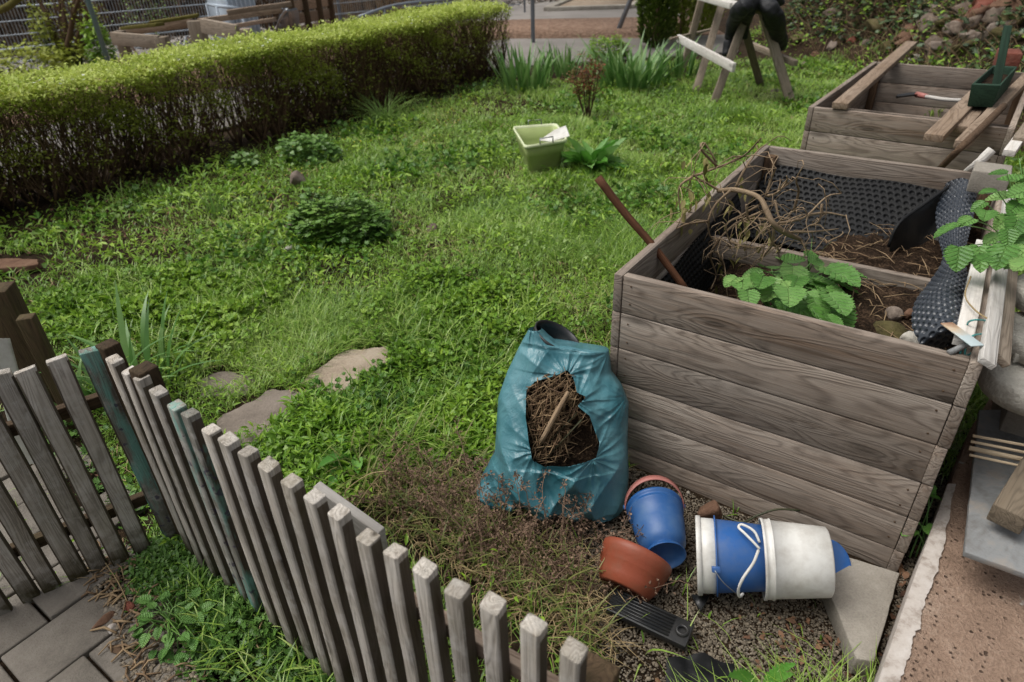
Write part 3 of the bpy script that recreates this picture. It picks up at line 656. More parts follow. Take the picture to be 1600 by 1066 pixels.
# low rendered wall at the lower right
ed = [at(x, y, .2)[:2] for x, y in [(1330, 1200), (1379, 1066), (1425, 930), (1471, 800), (1516, 670), (1557, 606), (1590, 540), (1640, 430), (1720, 330)]]
far = [(e[0]+1.9, e[1]-1.1) for e in ed]
root = thing('low_wall', (*ed[3], 0), 'low brown rendered wall with pitted top at the lower right', 'wall')
V = []; n = len(ed); nu = 40; mb = MB(); rows = []
for i in range(8*(n-1)+1):
    k = i/8; j = min(int(k), n-2); e = lerp(ed[j], ed[j+1], k-j); f = lerp(far[j], far[j+1], k-j); row = []
    for u in [0]+list(np.linspace(.0, 1, nu)**1.5):
        p = lerp(e, f, u); z = .2+.006*mn.noise(Vector((p[0]*9, p[1]*9, 0)))+.16*min(1, max(0, (u-.16)/.22))**1.3*(1 if k < 3.4 else max(0, 1-(k-3.4)/.6))
        row.append((p[0], p[1], z))
    row[0] = (row[0][0]-.004, row[0][1], -.05); rows.append(row)
V = np.array(rows); m_, n_ = V.shape[:2]; idx = np.arange(m_*n_).reshape(m_, n_)
F = np.stack([idx[:-1, :-1], idx[:-1, 1:], idx[1:, 1:], idx[1:, :-1]], -1).reshape(-1, 4)
mb.add(V.reshape(-1, 3), F); mb.build('wall_body', M['render'], root, smooth=True)
mb = MB(); q = []
for i in range(160):
    k = i/159*3.3; j = min(int(k), n-2); e = lerp(ed[j], ed[j+1], k-j); wd = (.034+.010*mn.noise(Vector((i*.13, 3, 1)))+.005*mn.noise(Vector((i*.5, 7, 1))))*(1 if k < 2.6 else max(.15, 1-(k-2.6)))
    dd = nz(np.array([1.9, -1.1])); q.append(((e[0]-.012, e[1], -.04), (e[0]-.012, e[1], .2005), (e[0]-.010, e[1], .2035), (e[0]+dd[0]*wd, e[1]+dd[1]*wd, .2075)))
V = np.array(q); idx = np.arange(160*4).reshape(160, 4)
mb.add(V.reshape(-1, 3), np.stack([idx[:-1, :-1], idx[:-1, 1:], idx[1:, 1:], idx[1:, :-1]], -1).reshape(-1, 4)); mb.build('edge_strip', M['whitestrip'], root)
# sill metal, wooden stub, dowels, concrete discs
stone_slab('metal_sill', [(1507, 862), (1530, 640), (1680, 640), (1680, 925), (1572, 885)], .335, .02, M['zinc'], 'grey blue metal sill plate lying on the low wall', 'sill', .001, .003)
mb = MB(); A = at(1572, 812, .40); B = at(1672, 648, .47); dd = nz(B-A); s = nz(np.cross(dd, (0, 0, 1)))
board(mb, A, B+dd*.2, s*.040, (0, 0, .03)); tag(mb.build('wood_block', M['picketdark2'], bevel=.004), 'rough wooden block resting on the metal sill at the right edge', 'wood block')
for k, (a_, b_, zz, r_, lb) in enumerate([((1520, 681), (1640, 703), .425, .0045, 'thin pale dowel, uppermost of the bundle on the sill'), ((1517, 690), (1640, 715), .418, .0045, 'pale dowel second from the top of the bundle on the sill'),
        ((1514, 700), (1640, 727), .414, .0075, 'thickest pale dowel in the bundle on the sill'), ((1515, 711), (1640, 738), .408, .004, 'thin pale dowel, lowest of the bundle on the sill')]):
    A = at(*a_, zz); B = at(*b_, zz+.01); mb = MB(); tube(mb, [A, B], r_, 12, 1); tag(mb.build('dowel', M['dowel'], smooth=False), lb, 'dowel', 'dowels bundled on the sill')
for (px, py, z, r, th, lb) in [(1630, 585, .60, .150, .075, 'lowest and widest grey concrete disc of the stack by the white board'), (1640, 520, .68, .135, .065, 'middle grey concrete disc of the stack by the white board'), (1652, 452, .76, .12, .06, 'top grey concrete disc of the stack by the white board')]:
    c = at(px, py, z); mb = MB(); prof = [(.0001, 0), (r*.5, .002), (r*.93, 0), (r, -.012), (r*1.01, -th*.6), (r*.96, -th), (.0001, -th)]
    lathe(mb, prof, c, (.03, -.04, 1), 48)
    V = mb.v[0]
    for v in V:
        nse = mn.noise(Vector(v*16)); v += (v-c)*[1, 1, .3]*nse*.05
    tag(mb.build('concrete_disc', M['disc'], smooth=False), lb, 'concrete disc', 'stack of concrete discs')
mb = MB(); c = at(1630, 560, .50)
board(mb, at(1583, 556, .63), at(1640, 548, .63), (0, 0, .015), (.012, .02, 0)); tag(mb.build('stone_chip', M['disc'], bevel=.004), 'small grey stone wedge in front of the concrete discs', 'stone')
# support under the discs
mb = MB(); c = at(1650, 600, .52); c[2] = .36; board(mb, c+np.array([-.03, -.05, 0]), c+np.array([.22, .30, 0]), (0, 0, .162), (.08, -.055, 0)); tag(mb.build('stone_block', M['concrete'], bevel=.006), 'squared stone block carrying the concrete discs', 'stone block')
# boards along the right side of bed 1
mb = MB(); a = L1(1.040, -.045, .83); b = L1(1.045, 1.35, .83); board(mb, a, b, nz(EX+np.array([0, 0, -.45]))*.019, nz(np.cross(EY, EX+np.array([0, 0, -.45])))*.009, .001)
tag(mb.build('board', M['whitewood'], bevel=.002), 'white painted board resting along the right rim of the nearer bed', 'board')
mb = MB(); a = L1(.985, .06, .812); b = L1(.99, .82, .812); board(mb, a, b, EX*.022, (0, 0, .010), .001)
tag(mb.build('board', M['whitewood'], bevel=.002), 'shorter greyish board lying inside the white one on the bed rim', 'board')
mb = MB(); a = L1(1.075, .06, .79); b = L1(1.08, 1.35, .79); board(mb, a, b, nz(EX*.8+np.array([0, 0, -.6]))*.022, nz(EX*.8+np.array([0, 0, .8]))*.010, .001)
tag(mb.build('board', M['saw'], bevel=.002), 'dark grey board slanting below the white one outside the nearer bed', 'board')
# pale block on the far right corner of bed 1
mb = MB(); c = at(1552, 262, .90); c2 = c-np.array([0, 0, .045]); board(mb, c2-EX*.065, c2+EX*.065, EY*.07, (0, 0, .045)); tag(mb.build('paving_block', M['concrete'], bevel=.006), 'pale square paving block on the far right corner of the nearer bed', 'block')
# ================================================================== THINGS IN AND ON THE BEDS
# leaning stick
W_ = at(1008, 372, .81); B_ = at(1062, 441, .66); kk = 1.0
for kk in np.arange(1, 4, .01):
    if proj(B_+(W_-B_)*kk)[0] < 934: break
mb = MB(); T_ = B_+(W_-B_)*kk; tube(mb, [B_-(W_-B_)*.25, lerp(B_, T_, .33)+[.003, 0, .004], lerp(B_, T_, .66)+[-.003, 0, 0], T_], [.0135, .0135, .014, .0150], 14)
tag(mb.build('wooden_stick', M['brownstick'], smooth=True), 'round brown wooden stick leaning over the left rim of the nearer bed', 'stick')

# dimpled membrane
def dimple(P, nu, nv, pitch=.021, hgt=.007, flip=1):
    """P(u,v)->point on a smooth sheet; dimples are raised along its normal"""
    U = np.linspace(0, 1, nu); Vv = np.linspace(0, 1, nv)
    G = np.array([[P(u, v) for u in U] for v in Vv])
    du = np.gradient(G, axis=1); dv = np.gradient(G, axis=0); Nn = np.cross(du, dv); Nn /= np.linalg.norm(Nn, axis=2, keepdims=True)+1e-9
    su = np.cumsum(np.linalg.norm(du, axis=2).mean(0)); sv = np.cumsum(np.linalg.norm(dv, axis=2).mean(1))
    A, B = np.meshgrid(su/pitch, sv/pitch); row = np.floor(B); a = A+(row % 2)*.5
    d = np.hypot((a % 1)-.5, (B % 1)-.5); hh = np.clip((.36-d)/.13, 0, 1); hh = hh*hh*(3-2*hh)
    G = G+Nn*(flip*hgt*hh)[..., None]
    idx = np.arange(nu*nv).reshape(nv, nu)
    return G.reshape(-1, 3), np.stack([idx[:-1, :-1], idx[:-1, 1:], idx[1:, 1:], idx[1:, :-1]], -1).reshape(-1, 4)
def bil(c00, c10, c11, c01, sag=.0, ax=(0, 0, 1)):
    c00, c10, c11, c01 = map(np.asarray, (c00, c10, c11, c01)); ax = np.array(ax, float)
    return lambda u, v: (c00*(1-u)+c10*u)*(1-v)+(c01*(1-u)+c11*u)*v+ax*sag*sin(pi*v)*(1+.3*sin(u*7))+ax*.006*sin(u*11+v*5)
memb = thing('drainage_membrane', L1(.5, 1.3, .5), 'black dimpled drainage membrane lining the back and right of the nearer bed', 'membrane')
mb = MB(); V, F = dimple(bil(L1(.05, 1.655, .715), L1(.86, 1.655, .715), L1(.78, 1.12, .515), L1(.02, 1.30, .47), -.02), 280, 200, .031, .010); mb.add(V, F); mb.build('back_sheet', M['membrane'], memb, smooth=True)
mb = MB(); V, F = dimple(bil(L1(.037, .33, .64), L1(.037, 1.25, .70), L1(.075, 1.2, .38), L1(.06, .36, .36), .012, EX), 260, 140, .027, .009); mb.add(V, F); mb.build('left_sheet', M['membrane'], memb, smooth=True)
# folded-over smooth inside and the twisting strip on the right
rows = [((1478, 286), .74, (1528, 296), .77), ((1462, 330), .70, (1522, 335), .75), ((1466, 372), .70, (1514, 368), .74), ((1472, 405), .72, (1508, 398), .75), ((1452, 440), .72, (1512, 428), .76), ((1430, 470), .73, (1512, 460), .77), ((1424, 505), .74, (1516, 498), .78), ((1436, 536), .74, (1520, 534), .77), ((1452, 560), .66, (1524, 560), .70)]
RL = [at(*a, za) for a, za, b, zb in rows]; RR = [at(*b, zb) for a, za, b, zb in rows]
def spl(P, t):
    P = np.asarray(P); n = len(P)-1; x = min(t*n, n-1e-6); i = int(x); f = x-i
    p0, p1, p2, p3 = P[max(i-1, 0)], P[i], P[i+1], P[min(i+2, n)]
    return 0.5*(2*p1+(p2-p0)*f+(2*p0-5*p1+4*p2-p3)*f*f+(3*p1-p0-3*p2+p3)*f**3)
def strip(u, v):
    a, b = spl(RL, v), spl(RR, v); return a*(1-u)+b*u+np.array([0, 0, 1])*(.035*sin(pi*u)*(1-.5*sin(v*5)))
mb = MB(); V, F = dimple(strip, 110, 400, .0235, .0085, 1); mb.add(V, F); mb.build('twisted_strip', M['membrane2'], memb, smooth=True)
fold = [[at(1480, 292, .74), at(1500, 300, .74)], [at(1440, 325, .72), at(1468, 372, .60)], [at(1405, 352, .69), at(1440, 400, .53)], [at(1390, 385, .60), at(1400, 408, .52)]]
def foldf(u, v):
    a = spl([q[0] for q in fold], v); b = spl([q[1] for q in fold], v); return a*(1-u)+b*u-np.array([0, 0, .05])*sin(pi*u)
mb = MB(); V, F = dimple(foldf, 60, 60, .02, .0, 1); mb.add(V, F); mb.build('folded_flap', M['blackplastic'], memb, smooth=True)
mb = MB(); e = [at(1488, 288, .75), at(1440, 322, .73), at(1404, 350, .70), at(1388, 386, .61)]; tube(mb, e, [.006, .007, .007, .006], 8); mb.build('fold_edge', M['membrane'], memb, smooth=True)

# stones in bed 1
for c_, z_, s_, m_, lb in [((1397, 490), .60, (.035, .028, .024), 'rockpink', 'small reddish stone on the soil beside the dimpled membrane'), ((1420, 492), .60, (.022, .026, .022), 'rockbrown', 'small brown stone between the reddish stone and the membrane'),
        ((1395, 522), .585, (.075, .06, .035), 'rockmoss', 'flat mossy stone inside the front right corner of the nearer bed'), ((1424, 534), .60, (.04, .035, .032), 'disc', 'whitish stone chunk beside the mossy stone in the bed')]:
    mb = MB(); rock(mb, at(*c_, z_), s_, sum(c_)*.13, 3, rough=.18); tag(mb.build('stone', M[m_], smooth=True), lb, 'stone')
# rusty metal strip, teal hose, grey pipe at the near right corner
mb = MB(); A = at(1479, 504, .84); B = at(1528, 540, .845); s = nz(np.cross(B-A, (0, 0, 1)))*.017
V = [A-s, A+s, B+s, B-s]; V = V+[v-np.array([0, 0, .003]) for v in V]; G = [(0, 0, 0), (0, .03, 0), (.12, .03, 0), (.12, 0, 0)]*2
mb.add(V, BOXF, G); tag(mb.build('metal_strip', M['rusty'], bevel=.0008), 'pale metal strip with a rusty end on the near right bed corner', 'metal strip')
mb = MB(); tube(mb, [at(x, y, z) for x, y, z in [(1500, 552, .80), (1512, 520, .80), (1512, 505, .83), (1524, 500, .85), (1542, 503, .83), (1540, 520, .82), (1522, 524, .84), (1512, 534, .83), (1508, 556, .79), (1524, 548, .79)]], .0026, 8)
tag(mb.build('garden_tie', M['teal'], smooth=True), 'loop of teal plastic tube at the near right corner of the bed', 'tube')
mb = MB(); tube(mb, [at(1482, 552, .80), at(1518, 535, .825)], .008, 14, 1); tag(mb.build('pipe', M['zinc']), 'short grey pipe under the rusty metal strip', 'pipe')

# dead vine
mb = MB(); random.seed(21)
main = [(1122, 298, .90), (1150, 297, .93), (1185, 308, .93), (1198, 330, .90), (1210, 352, .86), (1232, 366, .80), (1250, 374, .72)]
MP = [at(*q) for q in main]; tube(mb, MP, [.008, .0095, .009, .010, .010, .010, .007], 10)
br = [[(1128, 298, .9), (1100, 285, .94), (1082, 275, 1.0)], [(1082, 276, 1.0), (1062, 292, .95), (1062, 332, .85)], [(1086, 276, .98), (1120, 262, 1.02), (1160, 245, 1.1), (1190, 215, 1.2)], [(1150, 292, .93), (1165, 262, 1.0), (1185, 235, 1.02), (1202, 222, 1.04)],
      [(1205, 345, .87), (1180, 340, .85), (1160, 345, .83)], [(1210, 355, .85), (1205, 385, .76), (1192, 402, .66)], [(1190, 332, .88), (1150, 350, .80), (1125, 372, .72)], [(1206, 350, .86), (1240, 345, .86), (1262, 335, .88), (1290, 310, .92), (1315, 302, .92)],
      [(1262, 335, .88), (1290, 334, .86), (1322, 336, .85)], [(1230, 365, .80), (1270, 362, .80), (1310, 358, .80)], [(1240, 330, .86), (1248, 300, .94), (1245, 280, 1.0), (1256, 258, 1.06)], [(1198, 308, .92), (1215, 300, .96), (1228, 285, 1.0), (1230, 274, 1.04)],
      [(1196, 305, .9), (1205, 280, .96), (1212, 264, 1.02)], [(1210, 315, .9), (1220, 345, .85), (1240, 330, .84)], [(1125, 372, .72), (1110, 400, .62), (1118, 430, .5), (1112, 450, .48)], [(1118, 395, .65), (1130, 415, .55), (1135, 440, .5)],
      [(1108, 345, .82), (1075, 350, .84), (1057, 357, .85)], [(1140, 300, .93), (1118, 320, .88), (1108, 345, .82), (1112, 370, .74), (1122, 376, .7)], [(1165, 322, .9), (1172, 345, .84), (1210, 358, .82)], [(1120, 260, 1.02), (1095, 235, 1.1), (1102, 223, 1.12), (1120, 255, 1.05)], [(1250, 374, .72), (1265, 400, .6)],
      [(1186, 320, .9), (1160, 335, .84), (1135, 352, .8), (1142, 388, .7)], [(1285, 318, .9), (1280, 345, .84), (1265, 352, .82)], [(1140, 375, .72), (1170, 385, .7), (1195, 386, .68)], [(1200, 360, .8), (1208, 380, .72), (1218, 392, .66)]]
for b in br:
    P = [at(*q)+np.array([random.uniform(-.004, .004)]*3) for q in b]; tube(mb, P, np.linspace(.0052, .0022, len(P)), 7)
tw = []
for k in range(150):
    b = random.choice(br); a = np.array(at(*random.choice(b))); d = np.array([random.gauss(0, 1), random.gauss(0, 1), random.gauss(0, .8)]); d = nz(d)*random.uniform(.05, .17)
    tw.append([a, a+d*.35+np.array([0, 0, .01]), a+d*.7+np.array([random.uniform(-.02, .02), random.uniform(-.02, .02), .0]), a+d+np.array([0, 0, -.03])])
tubes(mb, tw, np.tile([.0022, .0018, .0014, .0008], (len(tw), 1)), 5)
root = thing('dead_vine', MP[2], 'tangle of dead vine branches hanging over the left rim of the nearer bed', 'dead vine')
mb.build('branches', M['branch'], root, smooth=True)
mb = MB(); pos = []
for (x, y, z, n, sx, sy, sz) in [(1092, 300, .88, 34, .03, .03, .07), (1075, 330, .84, 26, .03, .03, .03), (1125, 330, .78, 40, .05, .05, .06), (1150, 365, .68, 40, .06, .05, .07), (1128, 425, .50, 16, .02, .02, .05), (1180, 350, .72, 26, .06, .05, .06), (1110, 245, 1.06, 6, .01, .02, .03)]:
    c = at(x, y, z); pos += [c+np.array([random.gauss(0, sx), random.gauss(0, sy), random.gauss(0, sz)]) for _ in range(n)]
pos = pos[::2]; n = len(pos); scatter(mb, T_oval, pos, rotm(rng.uniform(0, 6.28, n), rng.uniform(-1.6, -.7, n), rng.uniform(-.6, .6, n)), np.stack([rng.uniform(.02, .045, n), rng.uniform(.03, .07, n), rng.uniform(.03, .06, n)], -1))
mb.build('withered_leaves', M['vineleaf'], root)
# root litter at the right of bed 1
mb = MB()
for k in range(34):
    c = L1(random.uniform(.4, .9), random.uniform(.9, 1.25), .54); a = random.uniform(0, 6.28); l = random.uniform(.05, .2)
    tube(mb, [c, c+np.array([cos(a), sin(a), .15])*l*.5, c+np.array([cos(a+.5), sin(a+.5), .05])*l], [.0026, .002, .001], 5, 3)
tag(mb.build('dead_roots', M['twig'], smooth=True), 'pale dead roots and stalks in front of the folded membrane', 'dead roots')
# white bent wire stalk
mb = MB(); tube(mb, [at(x, y, z) for x, y, z in [(1517, 432, .86), (1508, 462, .84), (1524, 485, .84), (1546, 500, .84)]], .0022, 6); tag(mb.build('dry_stalk', M['straw'], smooth=True), 'thin pale bent stalk beside the dimpled strip', 'stalk')

# leafy plant in bed 1 and plant at the right edge
def leafyplant(name, specs, m, label, base, T, cat='plant', stems=True, droop=.3):
    root = thing(name, base, label, cat); mb = MB(); ms = MB()
    for (p, s, yaw, pit, rol, r) in specs:
        s = s*(1.28 if name == 'leafy_plant' else 1.05); scatter(mb, T, [p], rotm(np.array([yaw]), np.array([pit]), np.array([rol])), np.array([[s*random.uniform(.88, 1.1), s, s]]), np.array([r]))
        if stems:
            b = np.array(base)+np.array([random.uniform(-.03, .03), random.uniform(-.03, .03), 0]); mid = lerp(b, p, .55)+np.array([0, 0, .02]); tube(ms, [b, mid, p], [.0028, .0022, .0016], 6, 4, random.random())
    mb.build('leaves', m, root, smooth=True)
    if stems: ms.build('stems', M['bigleaf'], root, smooth=True)
    return root
random.seed(3); base = L1(.40, .62, .46); sp = []
lv = [(1215, 425, .115), (1262, 440, .12), (1232, 462, .11), (1282, 452, .10), (1310, 430, .12), (1290, 420, .09), (1255, 482, .12), (1285, 492, .10), (1305, 470, .1), (1180, 440, .09), (1160, 445, .075), (1195, 455, .08), (1238, 408, .07), (1222, 400, .06), (1200, 415, .07), (1250, 418, .08), (1275, 408, .06), (1322, 440, .11), (1318, 492, .09), (1170, 462, .07), (1145, 438, .06), (1225, 480, .07), (1300, 500, .07), (1244, 440, .08), (1268, 466, .09), (1212, 445, .09), (1330, 428, .08), (1180, 428, .06), (1266, 398, .045), (1290, 440, .09), (1240, 425, .09), (1312, 458, .09), (1278, 476, .09), (1208, 470, .07), (1190, 440, .08)]
for i, (x, y, s) in enumerate(lv):
    z = .66+random.uniform(-.05, .05)-.0007*abs(y-440); p = at(x, y, z); yaw = math.atan2(p[1]-base[1]-.02, p[0]-base[0])-pi/2+random.uniform(-.6, .6)
    dv = np.array([-sin(yaw), cos(yaw), 0]); sp.append((p-dv*s*.5, s, yaw, random.uniform(-.35, .25), random.uniform(-.35, .35), random.random()))
leafyplant('leafy_plant', sp, M['veinleaf'], 'plant with broad crinkled green leaves growing in the nearer bed', base, T_heart)
mb = MB(); straps(mb, [at(1262, 430, .6)]*5, rng.uniform(0, 6, 5), rng.uniform(.1, .2, 5), .007, .2, 5); tag(mb.build('grass_tuft', M['iris']), 'few upright grass blades rising through the leafy plant in the bed', 'grass')
random.seed(8); base = at(1590, 395, .75); sp = []
lv = [(1500, 395, .085), (1535, 395, .09), (1568, 392, .09), (1592, 395, .09), (1482, 352, .085), (1510, 345, .06), (1545, 300, .06), (1560, 305, .07), (1578, 280, .07), (1595, 300, .08), (1540, 335, .07), (1568, 345, .07), (1590, 345, .09), (1600, 260, .07), (1590, 245, .05), (1560, 270, .05), (1530, 318, .05), (1612, 320, .1), (1612, 370, .1), (1620, 280, .1), (1552, 370, .06), (1578, 365, .06), (1600, 415, .08), (1538, 405, .05), (1586, 322, .06), (1604, 340, .07), (1630, 400, .1), (1640, 340, .1)]
for i, (x, y, s) in enumerate(lv):
    z = .94+random.uniform(-.04, .05)+max(0, (340-y))*.0006; p = at(x, y, z); yaw = math.atan2(p[1]-base[1], p[0]-base[0])-pi/2+random.uniform(-.5, .5)
    dv = np.array([-sin(yaw), cos(yaw), 0]); sp.append((p-dv*s*.5, s, yaw, random.uniform(-.5, .1), random.uniform(-.35, .35), random.random()))
leafyplant('balm_plant', sp, M['veinleaf'], 'plant with toothed light green leaves hanging over the right rim of the bed', base, T_heart)
# small leaves in the gap at the right of bed 1
base = at(1440, 880, .02); sp = []
for (x, y, s, z) in [(1436, 815, .07, .16), (1452, 775, .05, .2), (1462, 768, .045, .2), (1447, 822, .05, .17), (1428, 828, .05, .16)]:
    p = at(x, y, z); sp.append((p, s, random.uniform(0, 6), random.uniform(-.3, .2), random.uniform(-.3, .3), random.random()))
leafyplant('seedling', sp, M['dock'], 'small bright leaved seedling in the gap between bed and low wall', base, T_heart)

# ---- loose wood on bed 2
def lay(px0, px1, z0, z1_, w, t, m, label, name='loose_board', cat='board', group=None, ext=0, lat=None):
    A = at(*px0, z0); B = at(*px1, z1_); d = nz(B-A); B = B+d*ext; s = nz(np.cross(d, (0, 0, 1))); mb = MB()
    board(mb, A, B, s*w/2, nz(np.cross(s, d))*t/2, .0008); return tag(mb.build(name, m, bevel=.002), label, cat, group)
lay((1312, 166), (1424, 68), .822, .822, .085, .036, M['loose'], 'long loose board laid across the left part of the farther bed')
lay((1458, 216), (1522, 152), .822, .822, .085, .036, M['loose'], 'left board of the three loose boards under the green planter', ext=.4)
lay((1500, 202), (1545, 153), .80, .80, .07, .034, M['loose'], 'short middle board of the three loose boards under the green planter', ext=.3)
lay((1502, 226), (1574, 152), .824, .824, .062, .036, M['loose'], 'right board of the three loose boards under the green planter', ext=.75)
mb = MB(); tube(mb, [at(1468, 264, .70), at(1500, 232, .83), at(1530, 204, .87), at(1568, 166, .90)], [.015, .017, .018, .018], 12); tag(mb.build('stick', M['bark'], smooth=True), 'dark barked stick leaning from behind the nearer bed toward the planter', 'stick')
mb = MB(); tube(mb, [at(1508, 272, .72), at(1522, 261, .82), at(1550, 234, .90)], [.018, .020, .019], 12); tag(mb.build('stick', M['whitewood'], smooth=True), 'short pale peeled log propped between the two beds', 'stick')
# planter box
root = thing('wooden_planter', at(1540, 158, .84), 'small dark green wooden planter standing on the loose boards', 'planter')
z0, z1_ = .842, .965
c4 = [at(1518, 132, z1_), at(1563, 134, z1_), at(1590, 104, z1_), at(1552, 102, z1_)]; cc = sum(c4)/4
b4 = [cc+(c-cc)*.88 for c in c4]
for c in b4: c[2] = z0
mb = MB()
for i in range(4):
    j = (i+1) % 4; o4 = [c4[i], c4[j], b4[j], b4[i]]; inn = [cc*[1, 1, 0]+(q-cc)*[.87, .87, 0]+np.array([0, 0, q[2]]) for q in o4]
    V = o4+inn; mb.add(V, BOXF, [(q[0], q[2], q[1]) for q in V])
V = b4+[b+np.array([0, 0, .012]) for b in b4]; mb.add(V, BOXF, V); mb.build('box', M['planter'], root, bevel=.002)
mb = MB(); V = [cc*[1, 1, 0]+(q-cc)*[.86, .86, 0]+np.array([0, 0, .925]) for q in c4]; mb.add(V, [(0, 1, 2, 3)]); mb.build('soil_fill', M['bedsoil'], root)
mb = MB(); board(mb, at(1552, 158, .85), at(1575, 40, 1.22), nz(EX2)*.021, EY2*.009, .001); mb.build('handle', M['planter'], root, bevel=.002)
# hand shovel lying in bed 2
root = thing('hand_shovel', at(1440, 150, .62), 'small shovel with a red collar and grey handle lying in the farther bed', 'shovel')
mb = MB(); A = at(1400, 152, .63); B = at(1434, 148, .66); s = nz(np.cross(B-A, (0, 0, 1))); V = []
for i in range(7):
    t = i/6; wd = .055*(1-.35*t**3)*(0.5+.5*min(1, t*4)); c = lerp(A, B, t); V += [c-s*wd+[0, 0, .012], c-[0, 0, .004], c+s*wd+[0, 0, .012]]
V = V+[v-np.array([0, 0, .004]) for v in V]; F = []
for i in range(6):
    for j in range(2):
        a = i*3+j; F += [(a, a+1, a+4, a+3), (a+21, a+24, a+25, a+22)]
mb.add(V, F); mb.build('blade', M['blackplastic'], root)
mb = MB(); tube(mb, [at(1433, 148, .66), at(1448, 151, .67)], [.021, .017], 12, 1); mb.build('collar', M['redpl'] if 'redpl' in M else M['pinkpl'], root)
mb = MB(); tube(mb, [at(1447, 151, .67), at(1480, 156, .68), at(1530, 158, .69)], .013, 10); mb.build('handle', M['whitewood'], root, smooth=True)
mb = MB(); mb2 = None
straps(mb, [at(1462, 181, .45)+rng.normal(0, .03, 3)*[1, 1, 0] for _ in range(26)], rng.uniform(0, 6.3, 26), rng.uniform(.06, .13, 26), .012, .5, 4); tag(mb.build('grass_tuft', M['grass']), 'small green grass tuft growing inside the farther bed', 'grass')
# board and strips at the right of bed 2
lay((1576, 240), (1640, 150), .79, .79, .05, .03, M['whitewood'], 'narrow pale board at the right edge, outside the farther bed', ext=.2)
lay((1592, 222), (1660, 120), .80, .80, .06, .04, M['saw'], 'weathered plank end at the right frame edge beside the farther bed', ext=.2)
# brick and shiny foil on the bank
mb = MB(); c = at(1575, 90, 1.0); board(mb, at(1556, 92, .9), at(1592, 94, .9), (.0, .0, .055), (.05, .09, 0)); tag(mb.build('brick', M['brick'], bevel=.006), 'dark red brick on the bank behind the green planter', 'brick')
# ================================================================== BLUE-GREEN PLASTIC SACK
random.seed(14)
n0 = nz((-.14, -.90, .38)); p0 = at(865, 806, 0)+np.array([0, .06, 0])
e1 = nz(np.cross((0, 0, 1), n0))*-1; e1 = nz(np.cross(np.array([0, 0, 1.0]), n0)); e2 = np.cross(n0, e1)
if e1[0] < 0: e1 = -e1; e2 = np.cross(n0, e1) if np.cross(n0, e1)[2] > 0 else -np.cross(n0, e1)
if e2[2] < 0: e2 = -e2
fo = p0-n0*0.0
def onpl(x, y, off=.10):
    d = Fv+(x-800)/CF*Rv-(y-533)/CF*Uv; o = fo+n0*off; t = ((o-CP)@n0)/(d@n0); q = CP+d*t-fo; return np.array([q@e1, q@e2])
def ip(x, y, d): q = onpl(x, y, d); return fo+e1*q[0]+e2*q[1]+n0*d
outl = [(826, 512), (806, 548), (786, 590), (773, 628), (770, 690), (768, 715), (752, 745), (738, 772), (744, 786), (765, 792), (800, 797), (850, 800), (900, 806), (945, 813), (968, 818), (980, 806), (984, 760), (982, 700), (984, 640), (972, 610), (956, 590), (952, 553), (938, 549), (905, 556), (880, 553), (850, 532), (836, 515)]
OP = np.array([onpl(*q) for q in outl]); hole = np.array([onpl(*q, .165) for q in [(826, 620), (838, 606), (862, 598), (884, 589), (893, 600), (899, 617), (911, 623), (900, 636), (916, 650), (930, 690), (925, 708), (890, 712), (857, 719), (838, 712), (833, 690), (827, 655)]]); hole = hole.mean(0)+(hole-hole.mean(0))*[1.13, 1.08]
vmin, vmax = OP[:, 1].min()+.001, OP[:, 1].max()-.001; NR, NC = 230, 190
def span(v):
    xs_ = []
    for i in range(len(OP)):
        a, b = OP[i], OP[(i+1) % len(OP)]
        if (a[1] > v) != (b[1] > v): xs_.append(a[0]+(v-a[1])/(b[1]-a[1])*(b[0]-a[0]))
    return (min(xs_), max(xs_)) if len(xs_) > 1 else (0, 0)
sp_ = np.array([span(v) for v in np.linspace(vmin, vmax, NR)])
k_ = np.ones(5)/5; sp_[2:-2, 0] = np.convolve(sp_[:, 0], k_, 'valid'); sp_[2:-2, 1] = np.convolve(sp_[:, 1], k_, 'valid')
VV, UU = np.meshgrid(np.linspace(0, 1, NR), np.linspace(0, 1, NC), indexing='ij')
XX = sp_[:, :1]*(1-UU)+sp_[:, 1:]*UU; YY = vmin+(vmax-vmin)*VV
prof = np.sqrt(np.clip(1-(2*UU-1)**2, 0, 1))**.75
T = np.interp(VV, [0, .1, .36, .5, 1], [.15, .19, .225, .19, .045])*np.clip(VV/.05, 0, 1)**.4*np.clip((1-VV)/.03, 0, 1)**.4
pin = [(onpl(886, 592, .16), 5, .011), (onpl(926, 712, .16), 6, .014), (onpl(838, 704, .16), 5, .011), (onpl(828, 515), 5, .010), (onpl(950, 556), 5, .012), (onpl(742, 776), 5, .014), (onpl(980, 625), 7, .016), (onpl(900, 628, .16), 6, .010)]
wr = np.zeros_like(XX)
for i, (c, kf, am) in enumerate(pin):
    dx, dy = XX-c[0], YY-c[1]; d = np.hypot(dx, dy); a = np.arctan2(dy, dx)
    s = np.sin(a*kf+i*2+1.5*np.sin(d*14+i))+.5*np.sin(a*kf*2.1+i)
    wr += am*(1-np.abs(s)/1.3)*np.exp(-d/.13)*np.clip(d/.02, 0, 1)
big = np.zeros_like(XX)
for (fx, fy, ph, am) in [(5, 4, .3, .026), (3, 9, 1.9, .018), (10, -7, 4, .012), (19, 13, 2, .006)]:
    q = np.sin(XX*fx*2+YY*fy+ph+1.3*np.sin(YY*fy*1.4+XX*6)); big += am*(1-np.abs(q)*1.6)
low = np.clip(1-VV/.5, 0, 1); big *= (.6+1.1*low)
hn = np.zeros_like(XX)
for r_ in range(NR):
    pass
hd = np.full_like(XX, 9.0); CX = XX.copy(); CY = YY.copy()
